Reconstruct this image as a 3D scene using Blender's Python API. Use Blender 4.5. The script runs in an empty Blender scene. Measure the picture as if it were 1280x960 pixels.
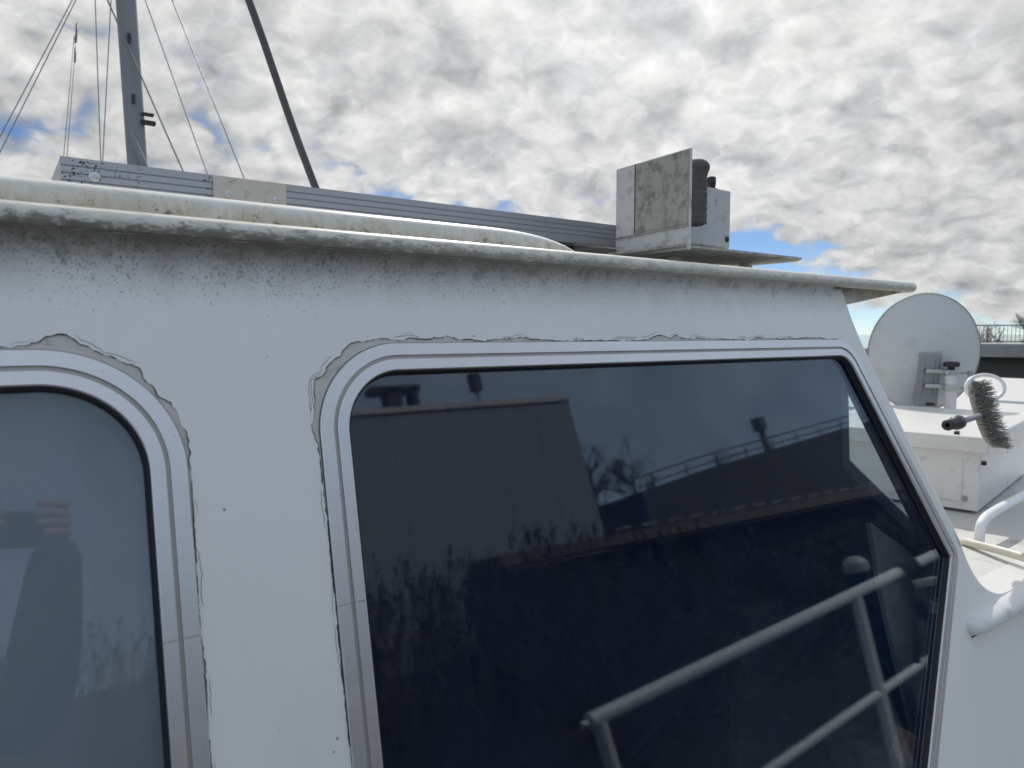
import bpy, bmesh, math, random
import numpy as np
from math import sin, cos, tan, radians, pi, sqrt, atan2
from mathutils import Vector, Matrix, noise as mn

random.seed(7)
SC = bpy.context.scene
COL = SC.collection

# ------------------------------------------------------------------ camera, sky, sun
# World axes: X forward along the motor boat, Y into the boat, Z up; water at z = 0.
CAM_Z = 2.6
YAW, PITCH = radians(36.1), radians(4.0)
fwd = Vector((sin(YAW) * cos(PITCH), cos(YAW) * cos(PITCH), -sin(PITCH)))
cd = bpy.data.cameras.new('camera')
cam = bpy.data.objects.new('camera', cd)
COL.objects.link(cam)
cam.location = (0, 0, CAM_Z)
cam.rotation_euler = fwd.to_track_quat('-Z', 'Y').to_euler()
cd.sensor_width = 36.0
cd.lens = 36.0 * 887.0 / 1280.0
cd.clip_start = 0.02
cd.clip_end = 20000
cd.dof.use_dof = True
cd.dof.focus_distance = 1.45
cd.dof.aperture_fstop = 7.5
SC.camera = cam

SUN_AZ, SUN_EL = radians(44), radians(44)       # azimuth from +Y towards +X
sdir = Vector((sin(SUN_AZ) * cos(SUN_EL), cos(SUN_AZ) * cos(SUN_EL), sin(SUN_EL)))
sl = bpy.data.lights.new('sun', 'SUN')
sl.energy = 2.3
sl.angle = radians(0.6)
sl.color = (1.0, 0.95, 0.87)
so = bpy.data.objects.new('sun', sl)
COL.objects.link(so)
so.rotation_euler = sdir.to_track_quat('Z', 'Y').to_euler()
so.location = (0, 0, 30)

SC.view_settings.view_transform = 'Standard'
SC.view_settings.look = 'None'
SC.view_settings.exposure = 0.40
SC.view_settings.gamma = 1.0


class NT:
    """tiny helper for building node trees"""
    def __init__(self, tree):
        self.t = tree
        self.n = tree.nodes
        self.l = tree.links

    def new(self, kind, **kw):
        nd = self.n.new(kind)
        for k, v in kw.items():
            setattr(nd, k, v)
        return nd

    def put(self, sock, v):
        if v is None:
            return
        if hasattr(v, 'is_output'):
            self.l.new(v, sock)
        else:
            if hasattr(sock.default_value, '__len__') and not hasattr(v, '__len__'):
                v = (v,) * len(sock.default_value)
            if hasattr(v, '__len__') and len(sock.default_value) == 4 and len(v) == 3:
                v = tuple(v) + (1.0,)
            sock.default_value = v

    def m(self, op, a, b=None, c=None, clamp=False):
        nd = self.new('ShaderNodeMath', operation=op, use_clamp=clamp)
        self.put(nd.inputs[0], a)
        self.put(nd.inputs[1], b)
        self.put(nd.inputs[2], c)
        return nd.outputs[0]

    def v(self, op, a, b=None, out=0):
        nd = self.new('ShaderNodeVectorMath', operation=op)
        self.put(nd.inputs[0], a)
        if b is not None:
            if op == 'SCALE':
                self.put(nd.inputs[3], b)
            else:
                self.put(nd.inputs[1], b)
        return nd.outputs[out]

    def dot(self, a, b):
        return self.v('DOT_PRODUCT', a, b, 1)

    def noise(self, vec, scale, detail=3, rough=.5, dist=0.0, out=0):
        nd = self.new('ShaderNodeTexNoise')
        self.put(nd.inputs['Vector'], vec)
        nd.inputs['Scale'].default_value = scale
        nd.inputs['Detail'].default_value = detail
        nd.inputs['Roughness'].default_value = rough
        nd.inputs['Distortion'].default_value = dist
        return nd.outputs[out]

    def voro(self, vec, scale, feature='SMOOTH_F1', rand=1.0, smooth=.6):
        nd = self.new('ShaderNodeTexVoronoi', feature=feature)
        self.put(nd.inputs['Vector'], vec)
        nd.inputs['Scale'].default_value = scale
        nd.inputs['Randomness'].default_value = rand
        if feature == 'SMOOTH_F1':
            nd.inputs['Smoothness'].default_value = smooth
        return nd.outputs['Distance']

    def step(self, x, lo, hi, a=0.0, b=1.0):
        nd = self.new('ShaderNodeMapRange', interpolation_type='SMOOTHSTEP')
        for i, q in enumerate((x, lo, hi, a, b)):
            self.put(nd.inputs[i], q)
        return nd.outputs[0]

    def mix(self, f, a, b, mode='MIX'):
        nd = self.new('ShaderNodeMix', data_type='RGBA', blend_type=mode)
        self.put(nd.inputs[0], f)
        self.put(nd.inputs[6], a)
        self.put(nd.inputs[7], b)
        return nd.outputs[2]

    def xyz(self, a):
        nd = self.new('ShaderNodeSeparateXYZ')
        self.put(nd.inputs[0], a)
        return nd.outputs

    def comb(self, x, y, z):
        nd = self.new('ShaderNodeCombineXYZ')
        for i, q in enumerate((x, y, z)):
            self.put(nd.inputs[i], q)
        return nd.outputs[0]

    def bump(self, h, strength=.3, dist=.002, normal=None):
        nd = self.new('ShaderNodeBump')
        nd.inputs['Strength'].default_value = strength
        nd.inputs['Distance'].default_value = dist
        self.put(nd.inputs['Height'], h)
        if normal is not None:
            self.l.new(normal, nd.inputs['Normal'])
        return nd.outputs[0]


# sky: Nishita blue with a broken altocumulus sheet ahead and overhead, thin veil behind the camera, brightened to light the wall
world = bpy.data.worlds.new('World')
SC.world = world
world.use_nodes = True
w = NT(world.node_tree)
w.n.clear()
sky = w.new('ShaderNodeTexSky', sky_type='NISHITA', sun_disc=False)
sky.sun_elevation = SUN_EL
sky.sun_rotation = SUN_AZ
sky.altitude = 0
sky.air_density = 0.62
sky.dust_density = 0.0
sky.ozone_density = 4.5
SKY_STRENGTH = 0.072
gen = w.new('ShaderNodeTexCoord').outputs['Generated']
dz = w.xyz(gen)
zz = w.m('ADD', w.m('MAXIMUM', dz[2], 0.0), 0.50)
px = w.m('DIVIDE', w.dot(gen, (cos(YAW), -sin(YAW), 0)), zz)
py = w.m('DIVIDE', w.dot(gen, (sin(YAW), cos(YAW), 0)), zz)
wy = w.m('DIVIDE', dz[1], zz)
P = w.comb(px, py, 0.0)
wn = w.noise(P, 7.0, 4, .6, out=1)
PW = w.v('ADD', P, w.v('SCALE', w.v('SUBTRACT', wn, (.5, .5, .5)), 0.09))
big = w.noise(w.v('ADD', P, (3.1, 7.7, 0)), 3.0, 3, .55)
cell = w.voro(PW, 12.5, smooth=.3)
cell2 = w.voro(w.v('ADD', PW, (5.3, 2.1, 0)), 25.0, smooth=.4)
med = w.noise(PW, 7.6, 8, .60)
puff = w.m('SUBTRACT', 1.0, w.m('ADD', w.m('MULTIPLY', cell, .95), w.m('MULTIPLY', cell2, .50)))
den = w.m('ADD', w.m('MULTIPLY', puff, .40), w.m('MULTIPLY', med, .62))
# edges of the sheet in cloud-plane coordinates
front = w.m('MULTIPLY', w.m('SUBTRACT', w.m('ADD', 1.535, w.m('MULTIPLY', px, .08)), py), 4.2)
back = w.m('MULTIPLY', w.m('ADD', wy, 0.05), 2.4)
edge = w.m('MINIMUM', front, back)
edge = w.m('ADD', edge, w.m('MULTIPLY', w.m('SUBTRACT', big, .5), 1.5))
thin = w.step(px, -.70, -.10, .24, 0.0)                   # the sheet breaks up towards the left
cov = w.m('SUBTRACT', w.m('MULTIPLY', w.m('MINIMUM', w.m('MAXIMUM', edge, -2.0), 1.1), .40), thin)
alpha = w.step(w.m('ADD', den, cov), .34, .58)
# shading of the cloud sheet: puffs bright, seams between them grey, brighter towards the sun
lit = w.step(den, .20, .54)
fine = w.noise(w.v('ADD', PW, (0, .05, 2.0)), 22.0, 6, .62)
rel = w.m('SUBTRACT', w.noise(w.v('ADD', PW, (.022, .026, 0)), 7.6, 6, .58), w.noise(PW, 7.6, 6, .58))
sung = w.m('POWER', w.m('MAXIMUM', w.dot(gen, tuple(sdir)), 0.0), 7.0)
lum = w.m('ADD', w.m('MULTIPLY', lit, .18), w.m('ADD', .282, w.m('MULTIPLY', sung, .28)))
lum = w.m('ADD', lum, w.m('ADD', w.m('MULTIPLY', w.m('SUBTRACT', fine, .5), .34), w.m('MULTIPLY', rel, .34)))
rdg = w.noise(w.v('ADD', PW, (1.7, .4, 5.0)), 10.0, 4, .55)
rdg = w.m('POWER', w.m('SUBTRACT', 1.0, w.m('ABSOLUTE', w.m('MULTIPLY', w.m('SUBTRACT', rdg, .5), 5.0)), clamp=True), 2.0)
lum = w.m('ADD', lum, w.m('MULTIPLY', rdg, .11))
lum = w.m('MULTIPLY', lum, w.step(big, .3, .66, 1.05, .92))
ccol = w.v('SCALE', w.mix(lit, (.965, .985, 1.0), (1.0, 1.0, .975)), lum)
skyc = w.v('SCALE', sky.outputs[0], SKY_STRENGTH)
veil = w.noise(w.v('MULTIPLY', P, (1.0, 2.4, 1.0)), 1.3, 5, .6, .6)
vf = w.m('MULTIPLY', w.step(veil, .30, .72, .42, .92), w.step(wy, .7, -.2))
skyc = w.mix(vf, skyc, (.60, .69, .82))
bg = w.new('ShaderNodeBackground')
w.put(bg.inputs[0], w.mix(w.m('MULTIPLY', alpha, .97), skyc, ccol))
bg.inputs[1].default_value = 1.0
w.l.new(bg.outputs[0], w.new('ShaderNodeOutputWorld').inputs[0])

# ------------------------------------------------------------------ the leaning side wall's own coordinates
WALL_Y, LEAN = 0.9, radians(12)
VUP = Vector((0, sin(LEAN), cos(LEAN)))
NOUT = Vector((0, -cos(LEAN), sin(LEAN)))
WP0 = Vector((0, WALL_Y, CAM_Z))


def W(u, v, off=0.0):
    """metres along the wall, metres up the wall (0 = eye height), metres proud of it"""
    return WP0 + Vector((u, 0, 0)) + VUP * v + NOUT * off


# ------------------------------------------------------------------ materials
MATS = {}


def mat(name, col=(.5, .5, .5), rough=.5, metal=0.0, var=.06, vscale=12.0, bump=.0, bscale=200.0, spec=.5,
        dirt=0.0, dirtcol=(.10, .09, .065), dscale=25.0, coat=0.0):
    m = bpy.data.materials.new(name)
    m.use_nodes = True
    t = NT(m.node_tree)
    b = t.n['Principled BSDF']
    pos = t.new('ShaderNodeNewGeometry').outputs['Position']
    n1 = t.noise(pos, vscale, 4, .6)
    c = t.mix(t.m('MULTIPLY', t.m('SUBTRACT', n1, .5), 1.0), col, col)
    k = t.m('ADD', 1.0, t.m('MULTIPLY', t.m('SUBTRACT', n1, .5), 2 * var))
    c = t.v('SCALE', c, k)
    r = t.m('ADD', rough, t.m('MULTIPLY', t.m('SUBTRACT', t.noise(pos, vscale * 3, 3), .5), .25), clamp=True)
    if dirt > 0:
        n2 = t.noise(pos, dscale, 6, .65, .3)
        f = t.m('MULTIPLY', t.step(n2, .56 - .18 * dirt, .78 - .1 * dirt), min(1.0, .45 + .5 * dirt))
        c = t.mix(f, c, dirtcol)
        r = t.m('ADD', r, t.m('MULTIPLY', f, .3), clamp=True)
    t.put(b.inputs['Base Color'], c)
    t.put(b.inputs['Roughness'], r)
    b.inputs['Metallic'].default_value = metal
    b.inputs['Specular IOR Level'].default_value = spec
    b.inputs['Coat Weight'].default_value = coat
    if bump > 0:
        t.put(b.inputs['Normal'], t.bump(t.noise(pos, bscale, 4, .6), bump, .002))
    MATS[name] = m
    return m


def glass_mat(name, tint, ior, film=0.02, filmcol=(.055, .14, .46)):
    m = bpy.data.materials.new(name)
    m.use_nodes = True
    t = NT(m.node_tree)
    t.n.clear()
    pos = t.new('ShaderNodeNewGeometry').outputs['Position']
    geo = t.new('ShaderNodeNewGeometry')
    cs = t.m('ABSOLUTE', t.dot(geo.outputs['Incoming'], geo.outputs['True Normal']))
    f0 = ((ior - 1) / (ior + 1)) ** 2
    frf = t.m('ADD', f0, t.m('MULTIPLY', 1 - f0, t.m('POWER', t.m('SUBTRACT', 1.0, cs, clamp=True), 5.0)))
    gl = t.new('ShaderNodeBsdfGlossy')
    gl.inputs['Roughness'].default_value = 0.03
    t.put(gl.inputs['Color'], (.84, .93, 1.0))
    tr = t.new('ShaderNodeBsdfTransparent')
    t.put(tr.inputs['Color'], tint)
    mx = t.new('ShaderNodeMixShader')
    t.l.new(frf, mx.inputs[0])
    t.l.new(tr.outputs[0], mx.inputs[1])
    t.l.new(gl.outputs[0], mx.inputs[2])
    df = t.new('ShaderNodeBsdfDiffuse')
    t.put(df.inputs['Color'], filmcol)  # haze over the pane, painted in as a diffuse colour
    haze = t.noise(pos, 7.0, 5, .6)
    spots = t.step(t.noise(pos, 160.0, 2, .5), .70, .76)
    dn = t.m('ADD', t.m('MULTIPLY', t.step(haze, .30, .8, .55, 1.0), film), t.m('MULTIPLY', spots, .05))
    m2 = t.new('ShaderNodeMixShader')
    t.put(m2.inputs[0], dn)
    t.l.new(mx.outputs[0], m2.inputs[1])
    t.l.new(df.outputs[0], m2.inputs[2])
    t.l.new(m2.outputs[0], t.new('ShaderNodeOutputMaterial').inputs[0])
    MATS[name] = m
    return m


def paint_mat():
    """white boat paint; mould specks and grime gather under the roof edge and round the windows; eave shade painted in"""
    m = bpy.data.materials.new('weathered_white_paint')
    m.use_nodes = True
    t = NT(m.node_tree)
    b = t.n['Principled BSDF']
    pos = t.new('ShaderNodeNewGeometry').outputs['Position']
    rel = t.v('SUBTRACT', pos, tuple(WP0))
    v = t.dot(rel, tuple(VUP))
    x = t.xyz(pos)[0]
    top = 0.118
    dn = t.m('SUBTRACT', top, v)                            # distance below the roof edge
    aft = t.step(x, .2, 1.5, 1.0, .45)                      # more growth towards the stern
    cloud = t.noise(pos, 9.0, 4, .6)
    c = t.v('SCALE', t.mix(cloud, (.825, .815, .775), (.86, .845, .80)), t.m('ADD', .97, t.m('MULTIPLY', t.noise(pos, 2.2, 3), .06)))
    # grime film; its fade also paints in the shade below the roof edge
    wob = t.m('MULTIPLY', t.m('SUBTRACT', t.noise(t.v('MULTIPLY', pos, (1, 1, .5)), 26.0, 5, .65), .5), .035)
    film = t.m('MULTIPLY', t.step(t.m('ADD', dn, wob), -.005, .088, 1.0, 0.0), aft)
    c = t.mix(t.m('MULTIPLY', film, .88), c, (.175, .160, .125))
    # fine specks, dense at the top, thinning out downwards
    for sc, lo, hi, reach, colr, am in ((110.0, .53, .76, .11, (.13, .135, .10), .55), (330.0, .525, .72, .16, (.09, .095, .07), .62), (34.0, .46, .74, .075, (.17, .17, .12), .45)):
        n = t.noise(t.v('MULTIPLY', pos, (1, 1, .8)), sc, 5, .62, .3)
        pat = t.noise(pos, 13.0, 3, .6)
        thr = t.step(dn, .0, reach, lo, hi)
        thr = t.m('ADD', thr, t.m('MULTIPLY', t.m('SUBTRACT', 1.0, aft), .09))
        thr = t.m('SUBTRACT', thr, t.m('MULTIPLY', t.m('SUBTRACT', pat, .5), .16))
        f = t.step(t.m('SUBTRACT', n, thr), -.03, .11)
        c = t.mix(t.m('MULTIPLY', f, am), c, colr)
    # a few isolated specks anywhere
    iso = t.voro(pos, 46.0, 'F1')
    pick = t.step(t.noise(pos, 11.0, 2), .56, .64)
    c = t.mix(t.m('MULTIPLY', t.m('MULTIPLY', t.step(iso, .06, .11, 1.0, 0.0), pick), .75), c, (.12, .12, .11))
    st = t.noise(t.v('MULTIPLY', pos, (60, 60, 2.2)), 1.0, 4, .6)
    c = t.mix(t.m('MULTIPLY', t.step(st, .58, .8), t.m('MULTIPLY', t.step(dn, .02, .32, 1.0, .12), .10)), c, (.34, .31, .25))
    scr = t.noise(t.v('MULTIPLY', t.v('ADD', pos, (0, 0, .3)), (9, 40, 210)), 1.0, 2, .5)
    c = t.mix(t.m('MULTIPLY', t.step(scr, .73, .78), t.step(t.noise(pos, 7.0, 2), .5, .6, 0.0, .35)), c, (.40, .40, .38))
    chalk = t.noise(t.v('MULTIPLY', pos, (5, 5, 2)), 1.0, 5, .65)
    c = t.mix(t.step(chalk, .45, .75, 0.0, .16), c, (.62, .61, .57))
    t.put(b.inputs['Base Color'], c)
    t.put(b.inputs['Roughness'], t.m('ADD', .38, t.m('ADD', t.m('MULTIPLY', film, .35), t.m('MULTIPLY', cloud, .12))))
    h = t.m('ADD', t.noise(pos, 420.0, 3, .6), t.m('ADD', t.m('MULTIPLY', t.noise(pos, 45.0, 3), 1.6), t.m('MULTIPLY', t.noise(t.v('MULTIPLY', pos, (14, 300, 300)), 1.0, 3), .9)))
    bn = t.bump(h, .16, .001)
    t.put(b.inputs['Normal'], t.bump(t.noise(pos, 3.2, 2, .4), .5, .006, bn))
    MATS['paint'] = m
    return m


def tube_mat():
    """roof edge tube: white paint worn, black grime in patches, grime and painted shade along its underside"""
    m = bpy.data.materials.new('grimy_shaded_edge_paint')
    m.use_nodes = True
    t = NT(m.node_tree)
    b = t.n['Principled BSDF']
    geo = t.new('ShaderNodeNewGeometry')
    pos = geo.outputs['Position']
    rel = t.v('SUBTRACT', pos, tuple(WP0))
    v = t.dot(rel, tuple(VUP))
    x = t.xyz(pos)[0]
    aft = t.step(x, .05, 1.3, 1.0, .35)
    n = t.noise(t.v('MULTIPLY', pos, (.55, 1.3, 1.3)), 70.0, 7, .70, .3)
    low = t.step(v, .106, .142, 1.0, 0.0)  # darker lower half: grime and the tube's own shade painted together
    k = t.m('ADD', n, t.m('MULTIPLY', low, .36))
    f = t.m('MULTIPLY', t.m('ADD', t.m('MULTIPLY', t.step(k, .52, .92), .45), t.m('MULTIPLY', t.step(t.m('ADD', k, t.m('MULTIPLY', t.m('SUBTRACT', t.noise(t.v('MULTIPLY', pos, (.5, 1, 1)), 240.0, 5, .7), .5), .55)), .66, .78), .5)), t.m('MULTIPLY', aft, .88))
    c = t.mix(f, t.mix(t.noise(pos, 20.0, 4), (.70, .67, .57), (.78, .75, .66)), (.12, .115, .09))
    w2 = t.noise(t.v('MULTIPLY', pos, (.35, 1, 1)), 150.0, 4, .6)
    c = t.mix(t.m('MULTIPLY', t.step(w2, .56, .74), .5), c, (.36, .34, .29))
    y = t.step(t.noise(t.v('MULTIPLY', pos, (.5, 1, 1)), 30.0, 4, .6), .5, .7)
    c = t.mix(t.m('MULTIPLY', y, t.m('MULTIPLY', aft, .3)), c, (.42, .39, .25))
    t.put(b.inputs['Base Color'], c)
    t.put(b.inputs['Roughness'], t.m('ADD', .36, t.m('MULTIPLY', f, .4)))
    t.put(b.inputs['Normal'], t.bump(t.m('ADD', n, t.noise(pos, 300.0, 3)), .16, .001))
    MATS['tube'] = m


def strip_mat():
    """grab moulding: white, with yellow-brown algae running up from the seam below it"""
    m = bpy.data.materials.new('algae_stained_white')
    m.use_nodes = True
    t = NT(m.node_tree)
    b = t.n['Principled BSDF']
    pos = t.new('ShaderNodeNewGeometry').outputs['Position']
    v = t.dot(t.v('SUBTRACT', pos, tuple(WP0)), tuple(VUP))
    x = t.xyz(pos)[0]
    st = t.noise(t.v('MULTIPLY', pos, (130, 130, 9)), 1.0, 4, .6)
    pat = t.noise(pos, 14.0, 4, .6)
    hgt = t.m('SUBTRACT', v, .134)
    k = t.m('SUBTRACT', t.m('ADD', t.m('MULTIPLY', st, .035), t.m('MULTIPLY', pat, .045)), t.m('ADD', hgt, .010))
    f = t.step(k, -.012, .03)
    c = t.mix(t.m('MULTIPLY', f, .85), (.79, .77, .70), (.47, .41, .26))
    sp = t.noise(pos, 110.0, 5, .65)
    c = t.mix(t.m('MULTIPLY', t.step(t.m('ADD', sp, t.m('MULTIPLY', f, .16)), .68, .80), .8), c, (.12, .11, .075))
    ru = t.m('MULTIPLY', t.step(t.noise(t.v('MULTIPLY', pos, (1, 1, .5)), 33.0, 4, .6), .60, .72), f)
    c = t.mix(t.m('MULTIPLY', ru, .45), c, (.40, .22, .10))
    t.put(b.inputs['Base Color'], c)
    t.put(b.inputs['Roughness'], t.m('ADD', .30, t.m('MULTIPLY', f, .35)))
    t.put(b.inputs['Normal'], t.bump(sp, .12, .001))
    MATS['strip'] = m


def alu_mat(name, col, rough, lines=0.0):
    m = bpy.data.materials.new(name)
    m.use_nodes = True
    t = NT(m.node_tree)
    b = t.n['Principled BSDF']
    pos = t.new('ShaderNodeNewGeometry').outputs['Position']
    n = t.noise(pos, 9.0, 4, .6)
    sp = t.step(t.noise(pos, 260.0, 3, .6), .66, .74)
    c = t.v('SCALE', col, t.m('ADD', .93, t.m('MULTIPLY', n, .14)))
    c = t.mix(t.m('MULTIPLY', sp, .45), c, (.18, .165, .14))
    t.put(b.inputs['Base Color'], c)
    b.inputs['Metallic'].default_value = .88
    t.put(b.inputs['Roughness'], t.m('ADD', rough, t.m('MULTIPLY', t.noise(t.v('MULTIPLY', pos, (4, 4, 90)), 3.0, 3), .16)))
    t.put(b.inputs['Normal'], t.bump(t.noise(t.v('MULTIPLY', pos, (1, 1, 1)), 500.0, 2), .05, .0006))
    MATS[name] = m


paint_mat()
tube_mat()
strip_mat()
alu_mat('frame_alu', (.71, .70, .70), .31)
alu_mat('panel_alu', (.42, .43, .45), .45)
alu_mat('groove', (.47, .44, .41), .5)
glass_mat('clear_glass', (.90, .93, .94), 1.62, .036)
glass_mat('curtained_glass', (.78, .82, .90), 1.62, .32, (.40, .45, .43))
mat('putty', (.60, .575, .52), .85, var=.10, vscale=40, bump=.3, bscale=260, dirt=.22, dscale=60, dirtcol=(.25, .24, .2))
mat('crack_grime', (.055, .05, .042), .95, var=.3, vscale=80)
mat('rubber', (.012, .012, .014), .55, bump=.1)
mat('dark_interior', (.022, .024, .028), .8)
mat('lining_grey', (.17, .17, .145), .8, var=.2, vscale=9, dirt=.3)
mat('brown_wood', (.16, .085, .035), .45, var=.2, vscale=20)
mat('curtain', (.58, .56, .53), .9, var=.05, bump=.3, bscale=500)
mat('white_paint', (.70, .695, .67), .36, var=.03, dirt=.12, dscale=18, dirtcol=(.36, .33, .26), bump=.06, bscale=120)
mat('deck_white', (.57, .565, .54), .55, var=.05, dirt=.35, dscale=7, dirtcol=(.27, .25, .19), bump=.15, bscale=160)
mat('soffit', (.60, .57, .50), .7, var=.1, dirt=.6, dscale=30, dirtcol=(.22, .18, .12))
mat('grey_plastic', (.50, .52, .53), .5, var=.04, dirt=.25, dscale=30)
mat('plate_white', (.62, .62, .60), .5, var=.06, dirt=.35, dscale=34, dirtcol=(.25, .23, .17), bump=.1)
mat('weathered_grey', (.40, .39, .35), .8, var=.16, vscale=40, dirt=.7, dscale=42, dirtcol=(.15, .14, .10), bump=.3, bscale=220)
mat('beige_plate', (.52, .49, .42), .65, var=.08, dirt=.3, dscale=45, bump=.15)
mat('panel_cells', (.012, .016, .035), .15, spec=.6)
mat('steel', (.55, .56, .57), .32, metal=.9, var=.05)
mat('black_plastic', (.02, .02, .022), .5, var=.1, bump=.15)
mat('black_foam', (.10, .10, .095), .9, var=.25, vscale=60, bump=.8, bscale=180)
mat('dish_grey', (.52, .54, .54), .42, var=.02, dirt=.1, dscale=10, dirtcol=(.36, .35, .31))
mat('rim_olive', (.22, .215, .16), .5)
mat('bracket_grey', (.30, .31, .32), .5, metal=.3)
mat('rail_white', (.74, .75, .72), .33, var=.03, dirt=.1, dscale=40)
mat('cream_tube', (.62, .59, .49), .45, var=.05, dirt=.2, dscale=30)
mat('rope_black', (.010, .010, .011), .9, bump=.8, bscale=300)
mat('bristle', (.36, .355, .33), .7, var=.15)
mat('brush_block', (.30, .285, .22), .55, var=.08, dirt=.3)
mat('hose_white', (.80, .80, .78), .35)
mat('blue_cloth', (.02, .05, .14), .8, bump=.4, bscale=80)
mat('mast_alu', (.22, .225, .24), .5, metal=.2, var=.05)
mat('wire', (.24, .24, .245), .5, metal=.5)
mat('dark_pole', (.085, .085, .085), .6, var=.12, bump=.2)
mat('hull_blue', (.03, .05, .11), .3)
mat('hull_white', (.64, .64, .62), .35, var=.03)
mat('concrete', (.36, .355, .33), .9, var=.12, vscale=.8, bump=.3, bscale=6, dirt=.3, dscale=.9)
mat('concrete_dark', (.10, .095, .085), .9, var=.15, vscale=.7)
mat('rail_grey', (.14, .15, .16), .6)
mat('timber', (.19, .155, .115), .85, var=.2, vscale=18, bump=.4, bscale=60, dirt=.3, dscale=14)
mat('pile_blue', (.022, .032, .06), .45, var=.1)
mat('pile_cap', (.42, .42, .40), .4)
mat('shed_grey', (.33, .34, .37), .8, var=.12, vscale=1.1)
mat('slat_grey', (.30, .29, .27), .8)
mat('shed_trim', (.70, .66, .58), .5)
mat('reed', (.10, .088, .072), .85, var=.4, vscale=1.6)
mat('bank', (.035, .032, .028), .95, var=.35, vscale=.6, bump=.5, bscale=5)
mat('bark', (.06, .05, .04), .9, var=.2, vscale=6, bump=.5, bscale=30)
mat('twig', (.10, .09, .085), .9, var=.2)
mat('skin', (.52, .31, .23), .5, var=.05, vscale=30, bump=.1, bscale=200)
mat('jacket', (.022, .036, .06), .75, var=.12, bump=.4, bscale=60)
mat('trousers', (.03, .035, .05), .85, var=.12, bump=.4, bscale=120)
mat('hair', (.06, .045, .03), .7, var=.2, bump=.6, bscale=150)
mat('phone', (.03, .03, .034), .3, spec=.6)
mat('lens', (.01, .01, .014), .08, spec=.8)


def water_mat():
    m = bpy.data.materials.new('harbour_water')
    m.use_nodes = True
    t = NT(m.node_tree)
    b = t.n['Principled BSDF']
    pos = t.new('ShaderNodeNewGeometry').outputs['Position']
    t.put(b.inputs['Base Color'], (.055, .058, .045))
    b.inputs['Roughness'].default_value = .06
    b.inputs['IOR'].default_value = 1.33
    h = t.m('ADD', t.noise(pos, 3.0, 4, .55), t.m('MULTIPLY', t.noise(pos, .8, 3), 1.5))
    t.put(b.inputs['Normal'], t.bump(h, .35, .03))
    MATS['water'] = m


water_mat()

# ------------------------------------------------------------------ object helpers


def tag(o, label=None, cat=None, group=None, kind=None):
    for k, v in (('label', label), ('category', cat), ('group', group), ('kind', kind)):
        if v:
            o[k] = v
    return o


def empty(name, loc, label, cat, group=None):
    o = bpy.data.objects.new(name, None)
    o.empty_display_size = .1
    COL.objects.link(o)
    o.location = loc
    return tag(o, label, cat, group)


def worldloc(o):
    p = Vector(o.location)
    while o.parent:
        o = o.parent
        p += Vector(o.location)
    return p


def link(name, me, m, parent=None, smooth=False, loc=None):
    """mesh data given in world metres; the object's origin is put at loc (or the parent's origin)"""
    base = worldloc(parent) if parent else Vector((0, 0, 0))
    org = Vector(loc) if loc is not None else base
    me.transform(Matrix.Translation(-org))
    o = bpy.data.objects.new(name, me)
    COL.objects.link(o)
    if parent:
        o.parent = parent
    o.location = org - base
    for mm in (m if isinstance(m, (list, tuple)) else [m]):
        me.materials.append(MATS[mm])
    if smooth:
        for p in me.polygons:
            p.use_smooth = True
    return o


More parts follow.
